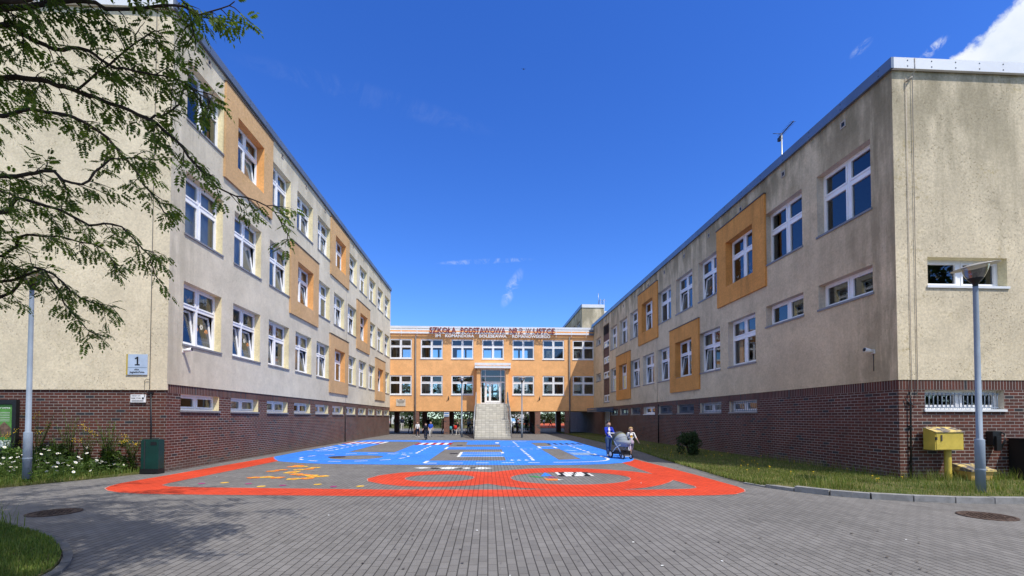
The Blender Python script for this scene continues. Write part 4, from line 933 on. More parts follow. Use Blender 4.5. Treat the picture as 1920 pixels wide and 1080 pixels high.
b = MB(); b.prism([(-.1,-.07),(.12,-.07),(.12,.08),(-.1,.08)], .08, .42); b.prism([(-.06,-.12),(.06,-.12),(.06,-.05),(-.06,-.05)], -.05, .3); b.tube([(.1,-.05,.4),(.16,-.1,.36),(.14,-.12,.2),(.06,-.1,.0)], .02, 6); b.build('housing', M['black'], wp_)
for loc, rz, lab in (((PX, 13.95, 3.49), 90, 'small white security camera below the first window of the left wing'), ((QX, 11.25, 3.22), -90, 'small white security camera on the beige right wing near its corner')):
    cm = thing('security_camera', loc, lab, 'security camera', 'wall cameras', R(rz))
    b = MB(); b.box(-.05,.05,-.03,-.002,-.05,.05); b.tube([(0,-.03,0),(0,-.12,.02)], .018, 8); b.build('bracket', M['white'], cm)
    Mx = Matrix.Translation((0,-.15,.03)) @ Matrix.Rotation(R(78),4,'X'); b = MB(); b.lathe([(.0,-.14),(.05,-.13),(.055,.1),(.0,.1)], n=14, M=Mx); b.build('body', M['white'], cm)
    b = MB(); b.lathe([(.0,.115),(.045,.11),(.05,.1)], n=14, M=Mx); b.build('lens', M['black'], cm)
    if rz < 0: b = MB(); b.tube([(0,-.01,-.05),(0,-.01,-.5)], .008, 5); b.build('cable', M['dark_metal'], cm)
def manhole(loc, r, lab):
    m = thing('manhole_cover', loc, lab, 'manhole cover', 'manhole covers in the paving'); rust = M.setdefault('rust', plain('rusty_iron', (.085,.055,.042), .8, .3, .2, var=.4, scale=20))
    b = MB(); b.lathe([(r,.0),(r,.012),(r-.05,.012),(r-.05,.004)], n=40); b.build('frame', rust, m)
    b = MB(); b.poly([(p[0],p[1],.006) for p in ellipse(0,0,r-.05,r-.05,40)])
    n = int(r/.06)
    for i in range(-n,n+1):
        for j in range(-n,n+1):
            x, y = i*.07+(j%2)*.035, j*.06
            if x*x+y*y < (r-.1)**2: b.box(x-.022,x+.022,y-.014,y+.014,.006,.014,skip='b')
    b.build('cover', rust, m)
manhole((-6.93,7.76,0), .34, 'rusty round manhole cover in tree shade on the left paving'); manhole((7.69,6.73,0), .35, 'rusty round manhole cover in sunlit paving near the right kerb'); manhole((-5.83,18.1,.005), .32, 'dark round manhole cover set in the blue painted track')
for x, y in ((-1.55,25.5),(-1.45,19.65)):
    m = thing('drain_grate', (x,y,.002), 'dark drain grate in grey paving '+('farther from the camera, near the stairs' if y > 22 else 'nearer to the camera, left of the blue slot'), 'drain grate', 'drain grates'); b = MB()
    b.box(-.17,.17,-.2,.2,0,.006)
    for k in range(7): b.box(-.15,.15,-.18+k*.055,-.15+k*.055,.006,.012)
    b.build('grate', M['dark_metal'], m)

# ------------------------------------------------------------------ roof aerial
an = thing('roof_aerial', (12.0, 17.9, HR-.1), 'television aerial on a mast above the roof of the right wing', 'aerial')
b = MB(); b.tube([(0,0,0),(0,0,2.95)], .03, 8); b.tube([(.12,.05,0),(.12,.05,2.1)], .012, 5); b.build('mast', M['steel'], an)
b = MB(); b.tube([(0,.15,2.9),(0,-.75,2.98)], .02, 6); b.box(-.05,.05,.0,.2,2.72,2.86)
for k in range(12): 
    t_ = k/11; b.tube([(-.11,.1-.82*t_,2.91+.07*t_),(.11,.1-.82*t_,2.91+.07*t_)], .007, 4)
b.tube([(-.3,.1,3.0),(.1,.1,3.0)], .012, 5); b.build('boom', M['dark_metal'], an)
b = MB(); b.tube([(0,.8,1.86),(0,-.6,2.02)], .018, 5)
b.build('cross_arm', M['dark_metal'], an)
for i, y in enumerate((19.4,20.2,21.1,22.3,23.8,25.6,33.)):
    m = thing('lightning_rod', (11.3, y, HR-.08), 'thin pale lightning rod standing on the roof of the right wing', 'lightning rod', 'lightning rods on the right roof'); b = MB(); b.tube([(0,0,0),(0,0,1.15)], [.014,.006], 5); b.box(-.05,.05,-.05,.05,0,.06); b.build('rod', M['steel'], m)
for i, y in enumerate((20.,26.,32.,38.)):
    m = thing('lightning_rod', (-9.6, y, HL-.06), 'thin pale lightning rod standing on the roof of the left wing', 'lightning rod', 'lightning rods on the left roof'); b = MB(); b.tube([(0,0,0),(0,0,.75)], [.012,.006], 5); b.box(-.05,.05,-.05,.05,0,.06); b.build('rod', M['steel'], m)
bd = MB(); bd.poly([(-.32,.02,.08),(-.05,0,0),(0,.12,0)]); bd.poly([(.32,.02,.08),(0,.12,0),(.05,0,0)]); bd.tube([(0,-.14,0),(0,.0,0),(0,.2,0)], [.01,.05,.01], 6)
tag(bd.build('bird', M['black'], None, loc=(4.61, 58.7, 47.16)), 'tiny dark bird flying in the blue sky above the court', 'bird')
# ------------------------------------------------------------------ people: one continuous skin grown over a posed skeleton
SK = {}
def cmat(name, c, rough=.85):
    if name not in SK: SK[name] = plain('cloth_'+name, c, rough, .2, var=.1, scale=8)
    return SK[name]
skin = plain('skin', (.56,.34,.25), .6, .3, var=.05); hairm = {'dark': plain('hair_dark', (.018,.013,.011), .5), 'brown': plain('hair_brown', (.07,.04,.022), .5), 'blond': plain('hair_blond', (.42,.28,.12), .5)}
def capsule(mb, p, r0, q, r1, n=10):
    p, q = Vector(p), Vector(q); t = (q-p); L = t.length; t = t.normalized() if L > 1e-6 else Vector((0,0,1))
    pts, rr = [], []
    for k in range(5):
        a = math.pi/2*(1-k/4); pts.append(p - t*r0*math.sin(a)); rr.append(max(1e-4, r0*math.cos(a)))
    for k in range(5):
        a = math.pi/2*k/4; pts.append(q + t*r1*math.sin(a)); rr.append(max(1e-4, r1*math.cos(a)))
    mb.tube(pts, rr, n)
def rotv(v, ax, ang): return Matrix.Rotation(R(ang), 3, ax) @ Vector(v)
def person(loc, rz, h, label, top, bottom, shoes='white', hair='brown', group=None, child=False, arms=((8,10),(8,-6)), legs=(14,-12), knees=(6,10), sleeves=True, shorts=False, fine=False, headgear=None, longhair=False, lean=0, front=None, elbows=(15,15), spread=(9,9), width=1.):
    """faces local -Y; arms = (forward swing left, right); angles in degrees"""
    t = thing('person', loc, label, 'person', group, rz)
    hs = 1.18 if child else 1.
    caps = []   # (p, r0, q, r1, tag)
    W = width
    pelvis = Vector((0,0,.525)); chest = Vector((0,0,.735)); neck = Vector((0,.004,.835)); head = Vector((0,-.008,.905+(0 if not child else -.012)))
    hipw, shw = .048*W, .098*W
    up = []
    caps += [((-hipw*.7,0,.525),.062*W,(hipw*.7,0,.525),.062*W,'b'), ((0,.0,.56),.062*W,(0,-.004,.65),.062*W,'t'), ((-.045*W,.0,.735),.06*W,(.045*W,.0,.735),.06*W,'t'), ((-.04*W,0,.655),.05*W,(.04*W,0,.655),.05*W,'t'),
             ((-shw*.85,0,.80),.036*W,(shw*.85,0,.80),.036*W,'t'), ((0,.0,.81),.032,(0,0,.86),.028,'s'),
             ((0,0.004,.925*1),.060*hs,(0,-.012,.900),.050*hs,'s'), ((0,-.028,.885),.034*hs,(0,-.03,.868),.024*hs,'s'), ((0,-.066*hs,.905),.008,(0,-.072*hs,.893),.010,'s'),
             ((-.062*hs,.004,.905),.008,(-.062*hs,.008,.892),.009,'s'), ((.062*hs,.004,.905),.008,(.062*hs,.008,.892),.009,'s')]
    for i, s in enumerate((-1,1)):
        sw = arms[i][0]; ab = spread[i]; S = Vector((s*shw,0,.80))
        d = rotv(rotv((0,0,-1),'Y',-s*ab),'X',-sw); E = S + d*.165
        d2 = rotv(d,'X',-elbows[i]); Wp = E + d2*.145; fd = rotv(d2,'X',-8)
        caps += [(S,.033*W,E,.026*W,'t' ), (E,.0255*W,E.lerp(Wp,.3),.0255*W,'t' if sleeves is True else 's'), (E.lerp(Wp,.3),.024*W,Wp,.017,'t' if sleeves is True else 's')]
        P = Wp + fd*.035; caps.append((Wp,.016,P,.019,'s'))
        sd = Vector((0,1,0)) if abs(fd.y) < .7 else Vector((0,0,1)); sd = (sd - fd*sd.dot(fd)).normalized()
        for k in range(4):
            b0 = P + sd*(.018-.012*k)+fd*.012; ln = (.036,.042,.039,.030)[k]; m1 = b0+fd*ln*.55; cu = rotv(fd,'X',-35); caps += [(b0,.0068,m1,.0062,'s'), (m1,.0062,m1+cu*ln*.5,.0052,'s')]
        b0 = Wp+fd*.012-sd*-.016; td = (fd*.7+sd*.55+Vector((-s*.4,0,0))).normalized(); caps += [(b0,.008,b0+td*.024,.007,'s'), (b0+td*.024,.007,b0+td*.024+(td+fd*.6).normalized()*.018,.0058,'s')]
        lg = legs[i]; Hh = Vector((s*hipw,0,.51)); d = rotv((s*.03,0,-1),'X',-lg).normalized(); Kk = Hh+d*.235; d2 = rotv(d,'X',knees[i]); An = Kk+d2*.232
        caps += [(Hh,.058*W,Kk,.039*W,'b'), (Kk,.037*W,Kk.lerp(An,.35),.036*W,'s' if shorts else 'b'), (Kk.lerp(An,.35),.036*W,An,.022,'s' if shorts else 'b')]
        fz = rotv((0,-1,0),'X',-(lg-knees[i])*.35); caps += [(An+Vector((0,.012,-.012)),.024,An+Vector((0,.012,-.012))+fz*.085,.020,'f')]
    if lean:
        Mx = Matrix.Translation(pelvis) @ Matrix.Rotation(R(lean),4,'X') @ Matrix.Translation(-pelvis)
        caps = [(Mx @ Vector(p), a, Mx @ Vector(q), b, g) if g in 'ts' and min(p[2],q[2]) > .5 else (p,a,q,b,g) for p,a,q,b,g in caps]
    mnz = min(min(Vector(p).z-a, Vector(q).z-b) for p,a,q,b,g in caps)
    caps = [((Vector(p)-Vector((0,0,mnz)))*h, a*h, (Vector(q)-Vector((0,0,mnz)))*h, b*h, g) for p,a,q,b,g in caps]
    mb = MB()
    for p,a,q,b,g in caps: capsule(mb, p, a, q, b)
    me = mb.mesh('body_src', skin); o = link(bpy.data.objects.new('body', me))
    md = o.modifiers.new('r','REMESH'); md.mode = 'VOXEL'; md.voxel_size = (.0058 if fine else .016)*h; md.use_smooth_shade = True
    sm = o.modifiers.new('s','SMOOTH'); sm.iterations = 3 if fine else 2; sm.factor = .4
    bpy.context.view_layer.update()
    nm = bpy.data.meshes.new_from_object(o.evaluated_get(bpy.context.evaluated_depsgraph_get())); bpy.data.objects.remove(o); bpy.data.meshes.remove(me)
    nm.materials.clear()
    for m_ in (skin, top, bottom, SK[shoes]): nm.materials.append(m_)
    nf = len(nm.polygons); c = np.empty(nf*3); nm.polygons.foreach_get('center', c); c = c.reshape(-1,3); best = np.full(nf, 1e9); idx = np.zeros(nf, int)
    for p,a,q,b,g in caps:
        p, q = np.array(p), np.array(q); d = q-p; L2 = max(1e-9, d@d); tt = np.clip(((c-p)@d)/L2, 0, 1); ds = np.linalg.norm(c-(p+tt[:,None]*d),axis=1)-(a+(b-a)*tt)
        if g == 's': ds = ds+.002*h
        k = ds < best; best[k] = ds[k]; idx[k] = {'s':0,'t':1,'b':2,'f':3}[g]
    if front:   # open jacket or printed chest: a patch of another cloth on the front of the top
        nm.materials.append(front[0]); z_ = c[:,2]/h+mnz; k = (idx == 1) & (c[:,1] < -.02*h) & (np.abs(c[:,0]) < front[1]*h) & (z_ > front[2]) & (z_ < front[3]); idx[k] = 4
    nm.polygons.foreach_set('material_index', idx); nm.polygons.foreach_set('use_smooth', np.ones(nf, bool)); nm.update()
    link(bpy.data.objects.new('body', nm), t)
    hc = (Vector((0,.004,.925))-Vector((0,0,mnz)))*h
    if lean: hc = (Mx @ Vector((0,.004,.925)) - Vector((0,0,mnz)))*h
    hr = MB(); r = .0685*hs*h; nu, nv = 24, 10; vs = []; ho = hc+Vector((0,.006*h,.006*h))
    for j in range(nv+1):
        for i in range(nu):
            th = 2*math.pi*i/nu; f_ = (1-math.sin(th))/2; pm = R(128)-(R(128)-R(54))*f_**1.6; ph = pm*j/nv; bump = 1+.03*math.sin(7*th+j)
            vs.append(ho+Vector((math.cos(th)*math.sin(ph)*r*.98*bump, math.sin(th)*math.sin(ph)*r*1.06*bump, math.cos(ph)*r*1.04)))
    for j in range(nv):
        for i in range(nu): hr.poly([vs[j*nu+i], vs[j*nu+(i+1)%nu], vs[(j+1)*nu+(i+1)%nu], vs[(j+1)*nu+i]], 0, True)
    if headgear == 'bun': hr.lathe([(0,.05*h),(.03*h,.035*h),(.036*h,.0),(.0,-.03*h)], c=(hc.x,hc.y+.055*h,hc.z+.04*h), n=10)
    weld(link(bpy.data.objects.new('hair', hr.mesh('hair', hairm[hair])), t))
    if fine:
        ey = MB()
        for s in (-1,1): ey.lathe([(0,.005*h),(.007*h,.0),(0,-.005*h)], c=(hc.x+s*.024*h,hc.y-.061*hs*h,hc.z-.018*h), n=8)
        ey.build('eyes', M['black'], t); mo = MB(); mo.box(hc.x-.013*h,hc.x+.013*h,hc.y-.058*hs*h-.006*h,hc.y-.05*h,hc.z-.0545*h,hc.z-.0515*h); mo.build('mouth', cmat('lip',(.36,.15,.13)), t)
    return t, hc, mnz
for k, c in dict(white=(.75,.74,.74), navy=(.012,.018,.045), cobalt=(.02,.045,.42), royal=(.03,.10,.52), denim=(.045,.085,.19), black=(.014,.014,.016), grey=(.30,.30,.31), pale=(.55,.53,.50), pink=(.72,.36,.42), red=(.55,.04,.03), lightblue=(.30,.48,.72), teal=(.08,.35,.38), beige=(.52,.44,.34), lilac=(.52,.42,.55)).items(): cmat(k, c)
GP = 'people in the school court'
w, hc, _ = person((4.78,17.99,.005), R(8), 1.40, 'woman in bright blue jacket and jeans pushing a grey pram', SK['cobalt'], SK['denim'], 'white', 'dark', fine=True, front=(SK['white'],.028,.6,.86), arms=((35,0),(37,0)), elbows=(54,54), legs=(10,-8), spread=(6,4), longhair=False, headgear='bun')
g_, hc, _ = person((5.56,17.62,.005), R(4), 1.17, 'girl in white top and pale skirt walking beside the pram', SK['white'], SK['lilac'], 'white', 'blond', child=True, fine=True, front=(cmat('print',(.72,.43,.03)),.04,.66,.74), arms=((-14,0),(18,0)), elbows=(8,12), spread=(16,20), legs=(16,-14), sleeves=False, shorts=True, headgear='bun')
b = MB(); b.lathe([(.078,.66),(.092,.60),(.118,.47),(.112,.47)], n=24); b.build('skirt', SK['lilac'], g_)
bp_ = MB(); bp_.lathe([(0,.0),(.11,.02),(.13,.12),(.12,.26),(.0,.30)], c=(0,.13,.68), n=14); bp_.tube([(-.075,-.085,.70),(-.08,-.09,.86),(-.075,0,.955),(-.07,.1,.9)], .014, 6); bp_.tube([(.075,-.085,.70),(.08,-.09,.86),(.075,0,.955),(.07,.1,.9)], .014, 6); bp_.build('backpack', SK['navy'], g_)
cyx = (-4.28,31.9,.006)
person(cyx[:2]+(.02,), R(6), 1.16, 'boy in black riding a bicycle toward the camera past the zebra crossing', SK['black'], SK['navy'], 'black', 'brown', child=True, arms=((46,0),(46,0)), elbows=(18,18), legs=(52,20), knees=(64,30), sleeves=False, spread=(16,16), lean=8)
person((-5.55,36.6,0), R(-6), 1.25, 'child in white t-shirt and dark trousers walking out from under the link building', SK['white'], SK['navy'], 'white', 'brown', child=True, sleeves=False)
person((-4.5,36.4,0), R(10), 1.27, 'child in royal blue t-shirt and pale trousers walking beside the cyclist', SK['royal'], SK['pale'], 'black', 'brown', child=True, sleeves=False, legs=(20,-16))
person((-10.15,55.,0), R(190), 1.62, 'adult in dark jacket and pale trousers standing in sun beyond the left pillars', SK['navy'], SK['pale'], 'white', 'brown')
person((-7.85,47.0,0), R(160), 1.56, 'adult in black walking in shade between the two leftmost pillars', SK['black'], SK['black'], 'black', 'dark', legs=(18,-14), arms=((40,0),(-10,0)))
person((-14.9,70.,0), R(30), 1.25, 'child in pink top standing on the far left grass', SK['pink'], SK['denim'], 'white', 'blond', child=True, sleeves=False)
person((-6.1,47.6,0), R(0), 1.6, 'adult in black coat standing in the dark behind the children', SK['black'], SK['navy'], 'black', 'dark', width=1.15)
person((-4.55,47.2,0), R(90), 1.52, 'person in black close to the brick pillar with the small sign, in shade', SK['black'], SK['black'], 'black', 'dark')
person((-2.66,40.5,0), R(-20), 1.2, 'child in black t-shirt with orange print and red bag under the link building', SK['black'], SK['pale'], 'white', 'brown', child=True, sleeves=False, legs=(18,-18))
bg_ = MB(); bg_.lathe([(0,0),(.13,.03),(.15,.2),(.12,.36),(0,.4)], n=12); tag(bg_.build('bag', SK['red'], None, loc=(-2.84,40.32,.48)), 'bright red bag carried by the child in black t-shirt', 'bag')
person((-3.2,41.2,0), R(60), 1.0, 'small child with teal backpack bending over beside the brick pillar', SK['navy'], SK['grey'], 'white', 'dark', child=True, lean=28)
bg_ = MB(); bg_.lathe([(0,0),(.11,.03),(.12,.2),(.10,.32),(0,.36)], n=12); tag(bg_.build('bag', SK['teal'], None, loc=(-3.3,41.0,.42)), 'pale teal backpack on the small bending child', 'bag')
mn_, hc, _ = person((-1.95,47.0,0), R(150), 1.6, 'adult in light blue hooded jacket and dark trousers standing by the bicycles', SK['lightblue'], SK['navy'], 'black', 'dark')
b = MB(); b.lathe([(.0,.12),(.09,.08),(.118,-.02),(.125,-.14),(.15,-.34)], c=(hc.x,hc.y+.02,hc.z), n=16); b.build('hood', SK['white'], mn_)
person((2.95,46.4,0), R(200), 1.32, 'person in dark blue jacket bending over a parked bicycle', SK['navy'], SK['denim'], 'black', 'brown', lean=22, arms=((40,0),(40,0)))
person((4.35,52.,0), R(180), 1.62, 'tall adult in grey top and black shorts beyond the bicycles', SK['black'], SK['black'], 'white', 'dark', sleeves=False)
person((2.25,43.6,0), R(170), 1.2, 'child in white shirt standing close to the right stair handrail', SK['white'], SK['black'], 'white', 'dark', child=True)
person((10.24,83.6,0), R(190), 1.35, 'child in white shirt and black shorts on the red court', SK['white'], SK['black'], 'white', 'brown', child=True, shorts=True, sleeves=False)
person((10.75,78.5,0), R(80), 1.5, 'person in dark red top leaning forward on the red court', SK['red'], SK['black'], 'black', 'brown', lean=14, legs=(30,-24))

# ------------------------------------------------------------------ pram
pr = thing('pram', (5.02,16.95,.005), 'grey pram with dark hood and black chassis pushed over the blue paint', 'pram', rotz=R(17))
gc = plain('pram_fabric', (.29,.32,.36), .85, .15, var=.06); gd = plain('pram_hood', (.075,.08,.085), .8)
wh = MB(); 
for xs in (-.24,.24):
    for y, r in ((-.30,.095),(.42,.14)):
        w_ = MB(); Mx = Matrix.Translation((xs*(1. if y > 0 else .72),y,r)) @ Matrix.Rotation(R(90),4,'Y')
        w_.lathe([(r*.72,-.02),(r,-.025),(r,.025),(r*.72,.02)], n=24, M=Mx); wo = w_.build('wheel', M['black'], pr)
        h_ = MB(); h_.lathe([(0,-.018),(r*.3,-.024),(r*.7,-.014),(r*.72,.012),(0,.02)], n=20, M=Mx); h_.build('rim', SK['grey'] if False else M['sill_white'], wo)
fm = MB()
for xs in (-.22,.22):
    fm.tube([(xs*.72,-.30,.1),(xs,-.05,.42),(xs,.22,.66),(xs,.50,.88),(xs,.62,.92)], .016, 8); fm.tube([(xs,.42,.14),(xs,.1,.40),(xs,-.2,.52)], .015, 8)
fm.tube([(-.22,.62,.92),(.22,.62,.92)], .018, 8); fm.tube([(-.24,.42,.14),(.24,.42,.14)], .012, 6); fm.tube([(-.17,-.30,.1),(.17,-.30,.1)], .012, 6); fm.build('chassis', M['sill_white'], pr)
bk_ = MB(); bk_.prism([(-.2,-.25),(.2,-.25),(.22,.3),(-.22,.3)], .17, .30); bk_.build('basket', M['black'], pr)
cc = MB(); n = 32
def oval(z, a, b_, cy=0): return [(a*math.cos(2*math.pi*k/n)*(1 if True else 0), cy+b_*math.sin(2*math.pi*k/n), z) for k in range(n)]
ringsz = [oval(.44,.12,.28), oval(.47,.20,.38), oval(.58,.235,.43), oval(.67,.24,.44)]
for a_, b_ in zip(ringsz, ringsz[1:]):
    for k in range(n): cc.poly([a_[k],a_[(k+1)%n],b_[(k+1)%n],b_[k]], 0, True)
cc.poly(list(reversed(ringsz[0]))); cc.poly(ringsz[-1]); weld(cc.build('carrycot', gc, pr))
hd = MB(); rows = 16; KN = 24
def hoodpt(i, k, e=0.):
    a = math.pi*k/KN; tl = R((150/rows)*i); sc_ = 1+.025*math.sin(math.pi*((i*3/rows) % 1)); r1 = math.sin(a)**.75 if 0 < k < KN else 0
    return Vector(((.245+e)*math.cos(a)*sc_, .20-(.36+e)*r1*math.cos(tl)*sc_, .655+(.34+e)*r1*math.sin(tl)*sc_))
for i in range(rows):
    for k in range(KN): hd.poly([hoodpt(i,k),hoodpt(i,k+1),hoodpt(i+1,k+1),hoodpt(i+1,k)], 0 if i < 6 else 1, True)
weld(hd.build('hood', [gc, gd], pr))
for i, mk in ((3,'piping_grey'),(6,'piping')):
    tr_ = MB(); tr_.tube([hoodpt(i,k,.004) for k in range(KN+1)], .008, 5); tr_.build('hood_piping', cmat(mk,(.30,.32,.35) if mk == 'piping_grey' else (.40,.38,.08)), pr)

# ------------------------------------------------------------------ bicycles
def bicycle(loc, rz, label, colour, group='bicycles parked under the link building', s=1.):
    t = thing('bicycle', loc, label, 'bicycle', group, rz); r = .33*s
    for y in (-.52*s, .52*s):
        Mx = Matrix.Translation((0,y,r)) @ Matrix.Rotation(R(90),4,'Y'); w_ = MB(); w_.lathe([(r-.045,-.018),(r-.01,-.022),(r,0),(r-.01,.022),(r-.045,.018),(r-.045,-.018)], n=28, M=Mx); wo = w_.build('wheel', M['black'], t)
        sp = MB()
        for k in range(14): a = 2*math.pi*k/14; sp.tube([(0,y,r),(0,y+(r-.05)*math.cos(a),r+(r-.05)*math.sin(a))], .003, 3, cap=False)
        sp.tube([(-.05,y,r),(.05,y,r)], .02, 8); sp.build('spokes', M['steel'], wo)
    f = MB(); bb = (0,.06*s,.28*s); st = (0,.2*s,.78*s); hdp = (0,-.36*s,.80*s)
    f.tube([bb,st], .018, 6); f.tube([bb,(0,-.34*s,.70*s)], .02, 6); f.tube([(0,.17*s,.70*s),hdp], .018, 6); f.tube([(0,.52*s,r),bb], .013, 6); f.tube([(0,.52*s,r),(0,.18*s,.68*s)], .011, 6); f.tube([hdp,(0,-.40*s,.60*s),(0,-.52*s,r)], .017, 6); f.build('frame', colour, t)
    h_ = MB(); h_.tube([hdp,(0,-.34*s,.93*s)], .016, 6); h_.tube([(-.28*s,-.22*s,.95*s),(-.2*s,-.33*s,.95*s),(.2*s,-.33*s,.95*s),(.28*s,-.22*s,.95*s)], .014, 6); h_.build('handlebar', M['black'], t)
    sd = MB(); sd.tube([st,(0,.21*s,.88*s)], .014, 6); sd.tube([(0,.36*s,.92*s),(0,.22*s,.91*s),(0,.06*s,.91*s)], [.07*s,.06*s,.025*s], 8); sd.build('saddle', M['black'], t)
    cr_ = MB(); Mx = Matrix.Translation((.05,bb[1],bb[2])) @ Matrix.Rotation(R(90),4,'Y'); cr_.lathe([(0,-.005),(.09*s,-.005),(.09*s,.005),(0,.005)], n=16, M=Mx); cr_.box(.06,.08,bb[1]-.01,bb[1]+.01,bb[2]-.17*s,bb[2]); cr_.box(-.08,-.06,bb[1]-.01,bb[1]+.01,bb[2],bb[2]+.17*s); cr_.box(.06,.15,bb[1]-.03,bb[1]+.03,bb[2]-.19*s,bb[2]-.165*s); cr_.box(-.15,-.06,bb[1]-.03,bb[1]+.03,bb[2]+.165*s,bb[2]+.19*s); cr_.build('crank', M['dark_metal'], t)
    return t
bicycle((cyx[0],cyx[1]+.02,.005), R(6), 'small dark bicycle ridden by the boy in black', M['black'], None, .74)
paints = [plain('bike_blue',(.03,.08,.22),.3), plain('bike_red',(.3,.03,.03),.3), plain('bike_white',(.6,.6,.62),.3), M['black'], plain('bike_green',(.03,.15,.08),.3)]
labs = ['blue bicycle in the rack nearest the right handrail', 'red bicycle second in the rack from the right handrail', 'white bicycle third in the rack from the right handrail', 'black bicycle fourth in the rack from the right handrail', 'green bicycle fifth in the rack, next to the dark back pillar']
for i in range(5): bicycle((2.45+.5*i, 45.2+.15*(i%2), 0), R((-8,6,-4,10,2)[i]), labs[i], paints[i])
bicycle((-1.35,42.9,0), R(62), 'dark bicycle parked beside the left stair handrail', paints[0]); bicycle((-1.75,45.2,0), R(20), 'bicycle standing behind the light blue jacket person', paints[2])
rk = thing('bicycle_rack', (3.4,45.9,0), 'low steel rack holding the bicycles under the link building', 'bicycle rack'); b = MB()
b.tube([(-1.3,0,.55),(1.5,0,.55)], .02, 6); b.tube([(-1.3,0,.05),(1.5,0,.05)], .02, 6)
for x in np.arange(-1.3,1.6,.28): b.tube([(x,0,.05),(x,0,.55)], .012, 5)
b.build('rack', M['dark_metal'], rk)
gt = thing('steel_frame', (-2.9,49.6,0), 'grey steel goal-like frame standing behind the link building', 'frame'); b = MB(); b.tube([(-.75,0,0),(-.75,0,2.0),(.9,0,2.0),(.9,0,0)], .05, 8); b.build('posts', M['steel'], gt)

# ------------------------------------------------------------------ plants
def leaf_cloud(mb, c, rad, n, size, rng_, mi=0, flat=1., squash=1.):
    """small folded leaf faces through the volume of one clump"""
    d = rng_.normal(size=(n,3)); d /= np.linalg.norm(d,axis=1)[:,None]; rr = rad*rng_.uniform(.25,1,n)**.5
    P = np.array(c)+d*rr[:,None]*np.array([1,1,squash]); A = rng_.normal(size=(n,3)); A /= np.linalg.norm(A,axis=1)[:,None]; B = np.cross(A, rng_.normal(size=(n,3))); B /= np.linalg.norm(B,axis=1)[:,None]
    sz = size*rng_.uniform(.6,1.3,n)
    for p, a, b_, s_ in zip(P, A, B, sz):
        mb.poly([p-a*s_, p+b_*s_*.45, p+a*s_, p-b_*s_*.45], mi)
def far_tree(loc, h, cr, label, mats=('leaf_dark',), group='trees behind the school', n=2200, seed=1):
    t = thing('tree', loc, label, 'tree', group); r_ = np.random.default_rng(seed)
    b = MB(); b.tube([(0,0,-.1),(.05,0,h*.25),(-.05,.1,h*.55),(0,0,h*.8)], [h*.03,h*.024,h*.015,h*.005], 8)
    for k in range(6):
        a = k*1.05+seed; b.tube([(0,0,h*(.3+.06*k)),(math.cos(a)*cr*.35,math.sin(a)*cr*.35,h*(.42+.07*k)),(math.cos(a)*cr*.7,math.sin(a)*cr*.7,h*(.5+.07*k))], [h*.012,h*.008,h*.003], 5)
    b.build('trunk', M['bark'], t); c = MB()
    for k in range(22):
        a = r_.uniform(0,6.28); z = r_.uniform(.25,.95); rad = cr*(1-.75*abs(z-.5)**1.3)*r_.uniform(.2,.85)
        leaf_cloud(c, (math.cos(a)*rad, math.sin(a)*rad, h*z), cr*r_.uniform(.22,.42), n//22, .16*h/8, r_, squash=.8)
    c.build('crown', M[mats[0]], t); return t
for i, (x, y, h, cr, mk, lab) in enumerate(((-15.5,74,7.5,3.4,'leaf_dark','dense dark tree farthest left behind the link building'),(-10.6,69,6.8,3.2,'leaf_dark','dark tree behind the left pillars, second from left'),(-6.2,72,8.,3.4,'leaf_dark','dark tall tree behind the zebra crossing and cyclist'),(-2.2,67,6.4,2.6,'leaf_mid','light green tree beside the stairs behind the steel frame'),
        (3.2,86,8.2,3.2,'leaf_dark','dark tree behind the door and stairs'),(17.2,132,13,5,'leaf_dark','large dark tree beyond the red court'),(22.5,126,12,5,'leaf_dark','dark tree at the right side beyond the red court'),(12.6,148,10,3.5,'leaf_dark','dark tree standing in front of the white building'))):
    far_tree((x,y,0), h, cr, lab, (mk,), seed=i+2)
def hedge(x0, x1, y0, y1, h, name, label, mk, seed, dens=60, size=.12):
    t = thing(name, ((x0+x1)/2,(y0+y1)/2,0), label, 'hedge'); r_ = np.random.default_rng(seed); c = MB(); V = (x1-x0)*(y1-y0)*h
    n = int(min(4200, V*dens)); P = np.stack([r_.uniform(x0-(x0+x1)/2,x1-(x0+x1)/2,n), r_.uniform(y0-(y0+y1)/2,y1-(y0+y1)/2,n), h*r_.uniform(0.02,1,n)**.8*r_.uniform(.85,1.08,n)],1)
    for p in P:
        a = r_.normal(size=3); a /= np.linalg.norm(a); b_ = np.cross(a,r_.normal(size=3)); b_ /= np.linalg.norm(b_); s_ = size*r_.uniform(.7,1.4); c.poly([p-a*s_,p+b_*s_*.5,p+a*s_,p-b_*s_*.5])
    c.build('foliage', M[mk], t); b = MB()
    for k in range(8): x = (x1-x0)*(k/7-.5)*.9; b.tube([(x,0,-.05),(x+.05,.05,h*.6)], .025, 5)
    b.build('stems', M['bark'], t); return t
hedge(-16,-7.5,78,79.5,1.4,'hedge','low dark hedge along the far left grass','leaf_dark',31,dens=120); hedge(-6.9,-4.5,66.5,68,1.25,'reed_clump','clump of tall yellow-green grass beyond the pillars','leaf_mid',32,dens=420,size=.11); hedge(2.6,9,84,85,1.55,'hedge','trimmed dark hedge beyond the bicycles in front of the white building','leaf_dark',33,dens=160)
hedge(9.5,26,118,120,2.6,'hedge','tall dark hedge behind the red court','leaf_dark',34,dens=60,size=.22)
